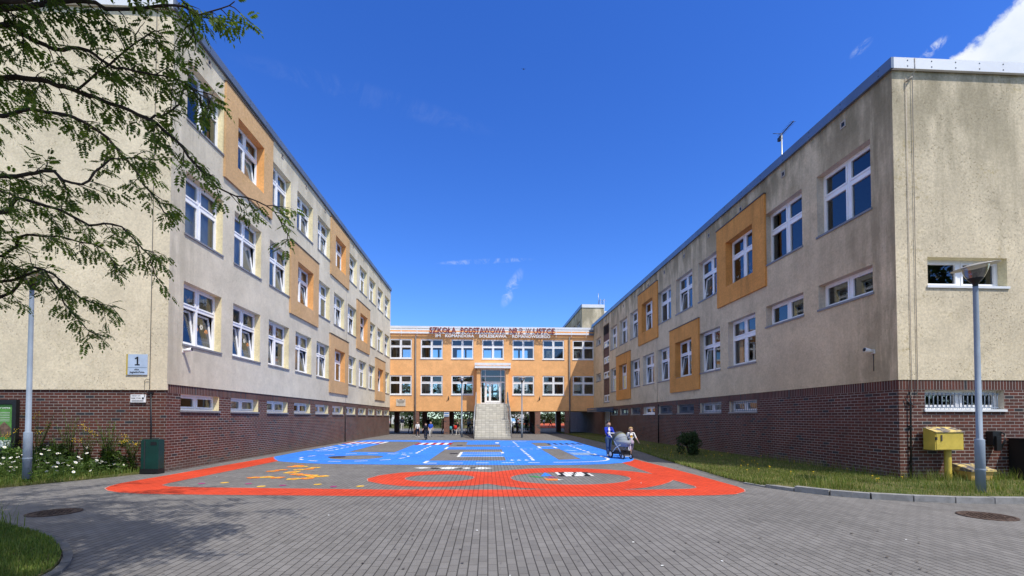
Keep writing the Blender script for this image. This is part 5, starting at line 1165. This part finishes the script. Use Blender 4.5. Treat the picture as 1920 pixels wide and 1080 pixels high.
def bush(loc, rx, h, seed, label):
    t = thing('bush', loc, label, 'bush'); r_ = np.random.default_rng(seed); c = MB(); b = MB()
    for k in range(9): a = k*.7; b.tube([(0,0,-.05),(math.cos(a)*rx*.3,math.sin(a)*rx*.3,h*.45),(math.cos(a)*rx*.62,math.sin(a)*rx*.62,h*.8)], [.03,.02,.006], 5)
    b.build('stems', M['bark'], t)
    for k in range(30):
        a = r_.uniform(0,6.28); z = r_.uniform(.12,.86); rad = rx*math.sqrt(max(.05,1-(2*z-.85)**2))*r_.uniform(.2,.8); leaf_cloud(c, (math.cos(a)*rad,math.sin(a)*rad,h*z), rx*.34, 110, .042, r_)
    c.build('foliage', M['leaf_dark'], t)
bush((7.9,17.6,.06), .5, .92, 5, 'round dark green bush in the grass strip beside the right wing')

def blades(name, pts, hmin, hmax, wd, mats, seed, lean=.35, kind='stuff'):
    """grass: one bent two-face blade at every point (x, y, z)"""
    r_ = np.random.default_rng(seed); n = len(pts); P = np.array(pts); h = r_.uniform(hmin,hmax,n)*r_.uniform(.6,1.2,n); a = r_.uniform(0,6.28,n); ln = r_.uniform(.1,1,n)*lean
    side = np.stack([np.cos(a),np.sin(a),np.zeros(n)],1)*wd/2; dr_ = np.stack([-np.sin(a),np.cos(a),np.zeros(n)],1)
    mid = P+dr_*(h*ln*.35)[:,None]+np.stack([0*h,0*h,h*.6],1); tip = P+dr_*(h*ln*1.1)[:,None]+np.stack([0*h,0*h,h],1)
    V = np.stack([P-side,P+side,mid+side*.7,mid-side*.7,tip],1).reshape(-1,3); F = []
    for i in range(n): k = 5*i; F += [(k,k+1,k+2,k+3),(k+3,k+2,k+4)]
    me = bpy.data.meshes.new(name); me.from_pydata(V.tolist(), [], F)
    for m_ in mats: me.materials.append(m_)
    mi = np.repeat((r_.random(n) < .2).astype(int) if len(mats) > 1 else np.zeros(n,int), 2); me.polygons.foreach_set('material_index', mi); me.update()
    return tag(link(bpy.data.objects.new(name, me)), kind=kind)
def inside(poly, x, y):
    c = False; j = len(poly)-1
    for i in range(len(poly)):
        xi, yi = poly[i]; xj, yj = poly[j]
        if (yi > y) != (yj > y) and x < (xj-xi)*(y-yi)/(yj-yi)+xi: c = not c
        j = i
    return c
def scatter(poly, box, n, z, r_, pw=1.):
    out = []
    while len(out) < n:
        x = r_.uniform(box[0],box[1]); y = box[2]+(box[3]-box[2])*r_.random()**pw
        if inside(poly,x,y): out.append((x,y,z))
    return out
rr = np.random.default_rng(11)
blades('grass', scatter(lawn_r,(5.8,16,7.6,13),15000,.06,rr)+scatter(lawn_r,(5.8,9.92,10,24),22000,.06,rr,1.3)+scatter(lawn_r,(6.5,9.92,24,44),7000,.06,rr), .03,.085,.009,[M['grass'],M['grass_dry']],3)
tall = [(10.+.9*math.sin(i*7.3)*.3+rr.uniform(-.1,2.6), 10.42+rr.uniform(-.35,.1), .06) for i in range(900)]+[(9.8+rr.normal()*.06, rr.uniform(10.6,16), .06) for i in range(500)]
kedge = [(x+.06+rr.normal()*.05, y+rr.normal()*.06, .03) for x, y in spline(K, 40) if y > 9.7 for q in range(3)]+[(x, y+rr.normal()*.07, .03) for a_, b_ in zip(bed, bed[1:4]) for k in range(420) for x, y in [(a_[0]+(b_[0]-a_[0])*k/420, a_[1]+(b_[1]-a_[1])*k/420)] if x > -14]
blades('edge_grass', kedge, .05,.11,.010,[M['grass'],M['grass_dry']],9,.8)
blades('tall_grass', tall+[(7.2+rr.normal()*.3,9.3+rr.normal()*.25,.06) for i in range(500)]+[(9.7+rr.normal()*.5,8.9+rr.normal()*.3,.06) for i in range(500)], .1,.30,.008,[M['grass'],M['grass_dry']],4,.5)
lawnc = [(x-.1,y-.1) for x,y in K2]+[(-14.,.4),(-14.,6.9)]
blades('corner_grass', scatter(lawnc,(-8.2,-3.9,3.6,7.),44000,.045,rr)+scatter(lawnc,(-13.,-3.9,.6,7.),30000,.045,rr), .03,.075,.008,[M['grass'],M['leaf_mid']],5)
blades('weed_grass', [(-6.55+rr.normal()*.12,6.5+rr.normal()*.1,.05) for i in range(50)]+[(-5.15+rr.normal()*.16,4.85+rr.normal()*.1,.05) for i in range(60)], .2,.45,.012,[M['grass']],6,.6)
blades('bed_grass', scatter(bed,(-14.6,-9.4,9.7,13.3),16000,.05,rr), .06,.20,.012,[M['grass'],M['leaf_mid']],7,.5)
# dandelions in the strip
fl = MB()
for i in range(46):
    x, y = rr.uniform(6.6,9.8), 10.+rr.random()**1.4*14; 
    if inside(lawn_r,x,y): z = .13+.05*rr.random(); fl.lathe([(.0,.012),(.02,.008),(.022,.0),(0,-.006)], c=(x,y,z), n=7); fl.tube([(x,y,.05),(x,y,z)], .003, 4)
tag(fl.build('dandelions', M['yellow_fl']), kind='stuff')
wf = MB(); r4 = np.random.default_rng(8)   # the low leafy undergrowth along the foot of the wall
for k in range(64):
    x = r4.uniform(-13.6,-9.65); h_ = r4.uniform(.35,.95)*(.7+.3*math.sin(x*3.1))
    for j in range(3): leaf_cloud(wf, (x+r4.normal()*.08, r4.uniform(12.3,13.1), .1+h_*(.2+.35*j)), .17-.03*j, 44, .05, r4, mi=int(k % 3 == 0))
tag(wf.build('undergrowth', [M['leaf_mid'], M['leaf_dark']]), kind='stuff')
# daisies: too many to count, one drift of stems, leaves and white heads
ds = MB(); 
for i in range(760):
    x = rr.uniform(-14.2,-9.75); y = rr.uniform(10.9,13.0)
    if not inside(bed,x,y): continue
    z = rr.uniform(.3,.85)*(0.75+.25*math.sin(x*2.1)); lx, ly = x+rr.normal()*.05, y+rr.normal()*.05
    ds.tube([(x,y,.03),(x+(lx-x)*.4,y,z*.6),(lx,ly,z)], .004, 4, 1, False)
    for k in range(3): 
        a = rr.uniform(0,6.28); zz = z*rr.uniform(.15,.8); ds.poly([(x,y,zz),(x+.05*math.cos(a),y+.05*math.sin(a),zz+.03),(x+.11*math.cos(a),y+.11*math.sin(a),zz+.02),(x+.05*math.cos(a+.5),y+.05*math.sin(a+.5),zz)], 1)
    if i < 300:
        M_ = Matrix.Translation((lx,ly,z)) @ Matrix.Rotation(rr.uniform(0,6.28),4,'Z') @ Matrix.Rotation(rr.uniform(.1,1.1),4,'X'); n = 10; r0 = rr.uniform(.026,.04)
        for k in range(n):
            a, a2 = 2*math.pi*k/n, 2*math.pi*(k+.7)/n; ds.poly([M_ @ Vector(q) for q in ((0,0,0),(r0*math.cos(a),r0*math.sin(a),.004),(r0*math.cos(a2),r0*math.sin(a2),.004))], 0)
        ds.poly([M_ @ Vector((.011*math.cos(k),.011*math.sin(k),.006)) for k in range(6)], 2)
tag(ds.build('daisies', [M['petal'],M['leaf_mid'],M['yellow_fl']]), kind='stuff')
def weed(loc, h, seed, label):
    t = thing('tall_weed', loc, label, 'wild plant', 'tall weeds in the flower bed'); r_ = np.random.default_rng(seed); b = MB(); c = MB(); tips = []
    for k in range(12):
        a, ln = r_.uniform(0,6.28), r_.uniform(.08,.34); tp = Vector((math.cos(a)*ln,math.sin(a)*ln,h*r_.uniform(.65,1.))); md = Vector((tp.x*.35,tp.y*.35,tp.z*.55)); b.tube([(0,0,-.03),md,tp], [.008,.006,.003], 5)
        for j in range(46):
            s_ = r_.uniform(.12,1.); p = Vector((0,0,0)).lerp(md,s_*2) if s_ < .5 else md.lerp(tp,s_*2-1); an = r_.uniform(0,6.28); L = .11*(1.15-s_*.6); d = Vector((math.cos(an),math.sin(an),r_.uniform(-.1,.5))); sd = d.cross(Vector((0,0,1)))*.17
            c.poly([p,p+d*L*.5+sd*L,p+d*L,p+d*L*.5-sd*L])
        tips.append(tp)
    b.build('stems', M['leaf_mid'], t)
    if seed % 4 == 0:
        for tp in tips[:6]:
            for j in range(9): q = tp+Vector(r_.normal(size=3)*.035)+Vector((0,0,-.04)); c.lathe([(0,.01),(.012,0),(0,-.01)], c=q, n=5, mi=1)
    c.build('foliage', [M['leaf_mid'], M['yellow_fl']], t)
for i, (x, y, h, lab) in enumerate(((-11.75,12.6,1.62,'tall weed with a few yellow flowers just right of the left lamp post'),(-11.1,12.8,1.72,'tallest green weed in the middle of the daisies'),(-10.55,12.7,1.35,'shorter leafy weed right of the tallest weed'),(-9.95,12.6,1.45,'green weed beside the green litter bin'),(-12.4,12.6,1.3,'weed with a few yellow flowers left of the left lamp post'),(-10.2,12.95,1.25,'leafy green weed close to the brick between two taller weeds'),(-9.6,12.95,1.05,'small leafy weed touching the litter bin'),(-11.55,12.95,1.2,'low leafy weed against the brick behind the daisies'))):
    weed((x,y,.04), h, 40+2*i+i%2, lab)
# ------------------------------------------------------------------ the rowan on the lawn corner, its branches reaching into the court
TR = thing('tree', (-6.9,3.9,.04), 'leafy rowan at the left whose dark branches hang in front of the cream wall', 'tree')
TO = Vector((-6.9,3.9,.04))
limbs = [[(-4.57,4.46,4.7),(-4.2,4.44,4.68),(-3.87,4.43,4.59),(-3.56,4.47,4.5),(-3.25,4.5,4.38),(-2.99,4.49,4.17),(-2.8,4.59,3.94),(-2.56,4.58,3.73),(-2.22,4.67,3.65),(-2.05,4.77,3.42)],
[(-4.25,4.14,4.95),(-4.05,4.13,4.86),(-3.88,4.22,4.82),(-3.57,4.21,4.8),(-3.42,4.3,4.73),(-3.2,4.29,4.69),(-2.93,4.38,4.69),(-2.63,4.37,4.51)],
[(-4.04,3.93,4.91),(-3.51,4.0,5.06),(-3.23,4.08,5.08),(-2.81,4.16,5.21),(-2.64,4.25,5.22),(-2.32,4.23,5.32)],
[(-5.21,5.1,4.76),(-4.87,5.08,4.81),(-4.36,5.05,4.7),(-3.99,5.04,4.43),(-3.73,5.04,4.1),(-3.5,5.03,3.76),(-3.39,5.03,3.68)],
[(-5.53,5.44,3.84),(-5.35,5.42,3.99),(-4.92,5.4,3.9),(-4.53,5.39,3.72),(-4.17,5.37,3.69),(-3.84,5.36,3.35),(-3.78,5.37,3.11)],
[(-5.95,5.87,3.5),(-5.63,5.85,3.76),(-4.81,5.81,3.63),(-4.52,5.8,3.36)],
[(-6.38,6.3,3.08),(-5.96,6.27,3.5),(-5.68,6.26,3.29),(-5.47,6.26,2.94),(-5.14,6.25,2.59)],
[(-6.16,6.09,3.23),(-5.63,6.06,3.4),(-5.15,6.04,3.03),(-4.72,6.02,2.93)],
[(-4.89,4.8,3.94),(-4.46,4.78,4.0),(-4.09,4.76,3.86),(-3.85,4.84,4.16),(-3.49,4.92,4.22)],
[(-3.76,3.82,4.89),(-3.38,3.89,5.16),(-3.05,4.06,5.44),(-2.76,4.25,5.3),(-2.71,4.26,4.98)],
[(-3.87,4.43,4.59),(-3.49,4.31,4.76),(-3.15,4.28,5.0),(-3.0,4.27,5.05)],
[(-3.25,4.5,4.38),(-2.99,4.49,4.5),(-2.89,4.48,4.68),(-2.66,4.47,4.61)]]
r_ = np.random.default_rng(21)
wood = MB(); V = lambda p: Vector(p)-TO
wood.tube([V((-6.9,3.9,-.1)),V((-6.88,3.92,1.2)),V((-6.85,3.95,2.4)),V((-6.7,4.1,4.2)),V((-6.6,4.3,6.2)),V((-6.6,4.2,8.6))], [.17,.14,.12,.09,.06,.015], 12)
segs = []
def limb(pts, r0, r1, hub=None):
    pts = [Vector(p) for p in pts]
    if hub is not None:
        h = Vector(hub); m = h.lerp(pts[0], .55)+Vector((0,0,.12)); pts = [h, m]+pts
    sp = [Vector(p) for p in spline([tuple(p) for p in pts], 4)]
    sp = [p+Vector(r_.normal(size=3)*.008) for p in sp]
    n = len(sp); wood.tube([p-TO for p in sp], [r0+(r1-r0)*(i/(n-1))**.8 for i in range(n)], 7); return sp
hubs = [(-6.75,4.05,3.9),(-6.72,4.08,4.2),(-6.7,4.1,4.4),(-6.75,4.05,3.8),(-6.8,4.,3.2),(-6.82,4.,2.9),(-6.83,3.98,2.6),(-6.82,3.98,2.8),(-6.78,4.02,3.4),(-6.68,4.12,4.6),None,None]
leafpts = []
paths = []
for i, L in enumerate(limbs): paths.append((limb(L, .032 if hubs[i] else .011, .004, hubs[i]), i))
# limbs above and left of the view that shade the paving
for k in range(126):
    a = r_.uniform(0,6.28); rad = math.sqrt(r_.random()); e = Vector((-3.1+math.cos(a)*rad*2.7, 3.4+math.sin(a)*rad*2.5, 0))
    if k < 12: e = Vector((r_.uniform(-9.5,-6.9), r_.uniform(3.5,7.2), r_.uniform(4.,8.5)))
    elif k < 30: e.x -= 2.9; e.y += 1.6; e.z = max(1.52+.94*(e.y+.5)+1.5, 8.)
    if k >= 74: e = Vector((-2.2+math.cos(a)*rad*1.7, 2.0+math.sin(a)*rad*1.5, 0))
    if k >= 30: e.z = max(1.52+.94*max(e.y+.5,1.)+1.5, r_.uniform(6.0,8.6))
    h = Vector((-6.66+.0*k,4.15,min(7.6, max(2.8 if k < 12 else 6.2, e.z-r_.uniform(.6,1.8))))); paths.append((limb([h, h.lerp(e,.5)+Vector((0,0,.25)), e, e+Vector((math.cos(a)*.3,math.sin(a)*.3,-.05))], .03, .004), 99))
def twig(p, d, L, dens, rad=.0055):
    pts = [p]; q = Vector(p); dd = Vector(d).normalized(); n = 5
    for k in range(n):
        dd = (dd+Vector((r_.normal()*.16, r_.normal()*.16, -.14+r_.normal()*.12))).normalized(); q = q+dd*L/n; pts.append(q.copy())
    wood.tube([x-TO for x in pts], [rad*(1-.7*i/n) for i in range(n+1)], 5, 0, False)
    m = max(2, int(L/dens))
    for k in range(m):
        t_ = (k+.6)/m*n; i = min(int(t_), n-1); P = pts[i].lerp(pts[i+1], t_-i); dr = (pts[i+1]-pts[i]).normalized()
        s = 1 if k % 2 else -1; side = dr.cross(Vector((0,0,1))); side = side.normalized() if side.length > .05 else Vector((1,0,0))
        leafpts.append((P, (dr*.55+side*s*.8+Vector((r_.normal()*.25,r_.normal()*.25,-.25+r_.normal()*.3))).normalized()))
    leafpts.append((pts[-1], dd)); return pts
for sp, i in paths:
    n = len(sp); st = 4 if i < 10 else 2
    Ltot = sum((a-b).length for a, b in zip(sp, sp[1:])); acc = 0.; nxt = .10
    for j in range(1, n):
        acc += (sp[j]-sp[j-1]).length
        t_ = acc/Ltot
        if i == 99:
            step, start = .22, .25
        else: step, start = .098, .08
        while acc > nxt:
            nxt += step
            if t_ < start: continue
            dr = (sp[j]-sp[j-1]).normalized(); an = r_.uniform(0,6.28); side = Vector((r_.normal(), r_.normal(), r_.normal()*.7)); side = (side-dr*side.dot(dr)).normalized()
            L = r_.uniform(.16,.46)*(1.15-.55*t_) if i != 99 else r_.uniform(.3,.7)
            p = twig(sp[j], dr*.75+side*.75, L, .041 if i != 99 else .075)
            if r_.random() < .38: twig(p[2], (p[3]-p[2])+side*r_.choice((-.12,.12)), L*.6, .046 if i != 99 else .075, .004)
    leafpts.append((sp[-1], (sp[-1]-sp[-2]).normalized()))
wood.build('trunk', M['bark'], TR)
# pinnate leaves: a rib with paired leaflets, all of the crown in one mesh
lf = MB()
def leaflet(p, d, up, L, W):
    s = d.cross(up).normalized(); m = p+d*L*.5-up*L*.05; e = p+d*L-up*L*.18
    n = len(lf.v); lf.v += [tuple(p-TO), tuple(m+s*W-up*-.15*W-TO), tuple(e-TO), tuple(m-s*W-up*-.15*W-TO)]
    lf.f += [(n,n+1,n+2),(n,n+2,n+3)]; lf.m += [0,0]; lf.sm += [False,False]
for P, d in leafpts:
    L = r_.uniform(.088,.145); up = Vector((r_.normal()*.35, r_.normal()*.35, 1)); up = (up-d*up.dot(d)).normalized(); side = d.cross(up).normalized(); pairs = 4
    for k in range(pairs):
        t_ = .28+.62*k/pairs; q = P+d*L*t_-Vector((0,0,1))*L*.22*t_*t_; ll = L*(.40-.05*abs(k-1.5))
        for s in (-1,1): leaflet(q, (side*s*.92+d*.42-Vector((0,0,.12))).normalized(), up, ll, ll*.28)
    leaflet(P+d*L*.92-Vector((0,0,1))*L*.2, (d-Vector((0,0,.35))).normalized(), up, L*.34, L*.08)
lf.build('crown', M['leaf'], TR)

# ------------------------------------------------------------------ beyond the school
wb = thing('apartment_building', (12.,140,0), 'long white building with dark window bands far behind the bicycles', 'building')
b = MB(); b.box(-9,4.4,0,12,0,13); b.build('wall', plain('white_render', (.72,.71,.69), .8), wb)
for j, z in enumerate((2.6,5.6,8.6)):
    for k in range(7):
        w_ = MB(); w_.box(-8.4+k*1.75,-7.2+k*1.75,-.06,-.01,z,z+1.2); w_.build('window', M['dark_int'], wb)
b = MB(); b.box(-9.2,4.6,-.2,12.2,13.002,13.3); b.build('roof', M['roof'], wb)
sh = thing('white_annex', (-22,112,0), 'low white building far left behind the pillars', 'building'); b = MB(); b.box(-5,5,0,8,0,5); b.build('wall', plain('white_render_b', (.7,.7,.69), .8), sh); b = MB(); b.box(-5.2,5.2,-.2,8.2,5.002,5.3); b.build('roof', M['roof'], sh)
for k in range(3): w_ = MB(); w_.box(-3.8+k*2.8,-2.4+k*2.8,-.05,-.01,2.2,3.6); w_.build('window', M['dark_int'], sh)
cr_ = thing('parked_car', (3.95,79.,0), 'white car parked facing the court beyond the right handrail', 'car'); cw_ = plain('car_white', (.72,.73,.75), .25, .6)
b = MB(); sec = lambda y, w, z0, z1: [(-w,y,z0),(w,y,z0),(w*.97,y,z1),(-w*.97,y,z1)]
st_ = [sec(-2.1,.74,.35,.68), sec(-1.9,.84,.25,.80), sec(-.9,.86,.22,.92), sec(1.9,.86,.22,.95), sec(2.1,.8,.35,.9)]
for a, c in zip(st_, st_[1:]):
    for k in range(4): b.poly([a[k],a[(k+1)%4],c[(k+1)%4],c[k]], 0, True)
b.poly(st_[0]); b.poly(list(reversed(st_[-1])))
b.box(-.62,.62,-.05,1.5,1.38,1.46); b.build('body', cw_, cr_)
b = MB(); b.poly([(-.78,-.85,.93),(.78,-.85,.93),(.62,-.08,1.44),(-.62,-.08,1.44)]); b.poly([(.8,-.8,.93),(.8,1.9,.95),(.62,1.48,1.42),(.62,-.06,1.44)]); b.poly([(-.8,1.9,.95),(-.8,-.8,.93),(-.62,-.06,1.44),(-.62,1.48,1.42)]); b.poly([(.78,1.9,.95),(-.78,1.9,.95),(-.62,1.5,1.42),(.62,1.5,1.42)]); b.build('windscreen', plain('car_glass_sky', (.16,.34,.6), .1, .8), cr_)  # blue of the car glass is reflected sky put into the colour
for x in (-.84,.84):
    for y in (-1.3,1.35): b = MB(); b.lathe([(0,-.1),(.3,-.1),(.32,0),(.3,.1),(0,.1)], n=18, M=Matrix.Translation((x,y,.32)) @ Matrix.Rotation(R(90),4,'Y')); b.build('wheel', M['black'], cr_)
for x in (-.62,.62): b = MB(); b.box(x-.16,x+.16,-2.05,-1.96,.60,.74); b.build('headlight', M['steel'], cr_)
br_ = thing('barrier_post', (4.75,72.,0), 'red and white striped post beyond the right handrail', 'post')
for k in range(6): b = MB(); b.lathe([(.07,k*.28),(.07,k*.28+.28)], n=12); b.build('stripe', M['white'] if k % 2 else SK['red'], br_)
for x, y, h, lab in ((11.3,76.,4.5,'pale pole on the near edge of the red court, left of the person in red'),(15.2,100.,7.,'tall white pole in the middle of the red court'),(17.0,101.,4.2,'short thick white pole right of the tall one on the red court')):
    p_ = thing('court_pole', (x,y,0), lab, 'pole', 'poles of the sports court'); b = MB(); b.lathe([(.09,0),(.07,h),(0,h)], n=12); b.build('pole', M['white'], p_)
fe = thing('wooden_fence', (-3.2,64.,0), 'low weathered plank fence and posts behind the steel frame', 'fence'); b = MB(); wd = plain('weathered_wood', (.12,.085,.06), .9, .1, var=.3)
for k in range(14): b.box(-3.2+k*.5,-3.08+k*.5,-.04,.04,0,1.35)
b.build('post', wd, fe); b = MB()
for z in (.35,.75,1.15): b.box(-3.3,3.5,-.08,-.042,z,z+.12)
b.build('rail', wd, fe)
# far trees round the site, seen in the window reflections and on the skyline: too far off to count
lt = MB(); r3 = np.random.default_rng(5)   # crumbs, bark and fallen petals on the paving
for k in range(380):
    y = 4.2+r3.random()**1.6*16; x = r3.uniform(-.95,.95)*min(9,y*1.05); s_ = r3.uniform(.006,.017); a = r3.uniform(0,6.28)
    if x > 6 and y > 7.5 or x < -8.6: continue
    lt.poly([(x+s_*math.cos(a+q)*(1+.5*(j%2)), y+s_*math.sin(a+q)*(1+.5*(j%2)), .012) for j, q in enumerate((0,1.3,2.6,3.9,5.1))], 0 if k % 16 else 1)
tag(lt.build('litter', [M['cap'], M['petal']]), kind='stuff')
ft = MB(); r2 = np.random.default_rng(77)
for k in range(34):
    x = -46+k*2.9+r2.normal()*.8; y = -30+r2.normal()*3; h = r2.uniform(7.5,12.5)
    for j in range(7): leaf_cloud(ft, (x+r2.normal()*1.2, y+r2.normal()*1.2, h*(.25+.11*j)), 2.1-.12*j, 90, .34, r2)
for k in range(15):
    x = -44+k*3.4+r2.normal()*.6; y = 99+r2.normal()*2; h = r2.uniform(7.,10.)
    if x > 6 or x < -17.5: continue
    for j in range(8): leaf_cloud(ft, (x+r2.normal()*1.2, y+r2.normal(), h*(.06+.125*j)), 2.6-.14*j, 120, .34, r2)
for k in range(5):
    x = 25+k*3.; y = -5-k*.8
    for j in range(8): leaf_cloud(ft, (x+r2.normal()*1.2, y+r2.normal()*1.2, 12.5*(.2+.105*j)), 2.3-.12*j, 110, .30, r2)
tag(ft.build('far_trees', M['leaf_dark']), kind='stuff')

# ------------------------------------------------------------------ camera
cam = bpy.data.cameras.new('camera'); co = link(bpy.data.objects.new('camera', cam), None, (0,0,1.52))
cam.sensor_width = 36; cam.lens = 36*860/1920; cam.shift_y = .1151; cam.clip_start = .05; cam.clip_end = 3000
co.rotation_euler = (R(90)+.02608, 0, -.05231); scene.camera = co

# ------------------------------------------------------------------ light: one sun, the sky with its clouds and added unseen ones
EL = math.asin(SUN.z); AZ = math.atan2(SUN.x, SUN.y)
sl_ = bpy.data.lights.new('sun', 'SUN'); sl_.energy = 4.6; sl_.angle = R(.53); sl_.color = (1.,.955,.88)
so = link(bpy.data.objects.new('sun', sl_), None, (20,-25,40)); so.rotation_euler = SUN.to_track_quat('Z','Y').to_euler()
W = bpy.data.worlds.new('World'); scene.world = W; W.use_nodes = True; t = NT('w', W.node_tree)
sky = t.n('ShaderNodeTexSky', {'sky_type':'NISHITA','sun_disc':False,'sun_elevation':EL,'sun_rotation':AZ,'altitude':0.,'air_density':1.,'dust_density':.25,'ozone_density':3.})
d = t.n('ShaderNodeTexCoord').outputs['Generated']
dn = t.n('ShaderNodeVectorMath', {'operation':'NORMALIZE'}, i0=d).outputs[0]
hs = t.n('ShaderNodeHueSaturation', None, Hue=.515, Saturation=1.28, Value=1., Color=sky.outputs[0]).outputs[0]
hs = t.mix(1., hs, (1.36,1.80,2.28), 'MULTIPLY')
def dotv(v): return t.n('ShaderNodeVectorMath', {'operation':'DOT_PRODUCT'}, i0=dn, i1=tuple(v)).outputs['Value']
a1, a2 = Vector((.6357,.596,.4906)), Vector((.6641,.5307,.5266)); nn = a1.cross(a2).normalized()
if nn.dot(Vector((.75,.5,.4))) < 0: nn = -nn
n1 = t.noise(dn, 14., 7, .62); n2 = t.noise(dn, 46., 5, .65); n3 = t.noise(dn, 5., 4, .55)
edge = t.math('ADD', dotv(nn), t.math('ADD', t.math('MULTIPLY', t.math('SUBTRACT', n1, .5), .075), t.math('MULTIPLY', t.math('SUBTRACT', n2, .5), .03)))
cum = t.math('MULTIPLY', t.ramp(edge, -.004, .012), t.ramp(dotv(Vector((.80,.44,.42)).normalized()), .86, .93))
def wisp(c, ax, la, lb, nscale, k):
    c = Vector(c).normalized(); u = (Vector(ax)-c*Vector(ax).dot(c)).normalized(); v = c.cross(u)
    e = t.math('ADD', t.math('POWER', t.math('ABSOLUTE', t.math('DIVIDE', dotv(u), la)), 2.), t.math('POWER', t.math('ABSOLUTE', t.math('DIVIDE', dotv(v), lb)), 2.))
    m = t.math('MULTIPLY', t.ramp(e, 1.2, .0), t.ramp(dotv(c), .8, .9))
    return t.math('MULTIPLY', t.math('MULTIPLY', m, t.ramp(t.noise(dn, nscale, 6, .7, 1.2), .42, .68)), k)
ws = [wisp((-.0059,.9458,.3248),(1,0,.06),.10,.006,30.,.42), wisp((.0503,.9604,.2741),(.5,0,1),.045,.014,24.,.4), wisp((.5487,.6341,.5448),(.7,-.3,.6),.016,.007,40.,.35), wisp((.6194,.5932,.5142),(.7,-.4,.7),.02,.007,36.,.75), wisp((-.2,.80,.56),(1,.1,-.2),.22,.02,14.,.035), wisp((.60,.615,.50),(.7,-.4,.6),.02,.006,50.,.7)]
cm_ = cum
for w_ in ws: cm_ = t.math('MAXIMUM', cm_, w_)
dx_, dy_, dz_ = t.sep(dn)
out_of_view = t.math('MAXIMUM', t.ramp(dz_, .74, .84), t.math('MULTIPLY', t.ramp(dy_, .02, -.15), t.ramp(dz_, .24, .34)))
fill_clouds = t.math('MULTIPLY', out_of_view, t.ramp(t.noise(dn, 3.2, 6, .6), .40, .52)); cm_ = t.math('MAXIMUM', cm_, fill_clouds)   # clouds added overhead and behind, out of view, as neutral fill light
shade = t.ramp(t.math('ADD', t.math('MULTIPLY', n3, .7), t.math('MULTIPLY', n1, .3)), .32, .62)
ccol = t.mix(shade, (6.2,7.4,9.2), (9.6,10.,10.6))
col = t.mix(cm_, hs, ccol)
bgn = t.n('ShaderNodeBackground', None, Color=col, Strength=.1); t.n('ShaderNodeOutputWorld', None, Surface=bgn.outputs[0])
scene.view_settings.view_transform = 'Standard'; scene.view_settings.look = 'None'; scene.view_settings.exposure = 0.; scene.view_settings.gamma = 1.
scene.cycles.max_bounces = 8; scene.cycles.transparent_max_bounces = 16; scene.cycles.use_denoising = True
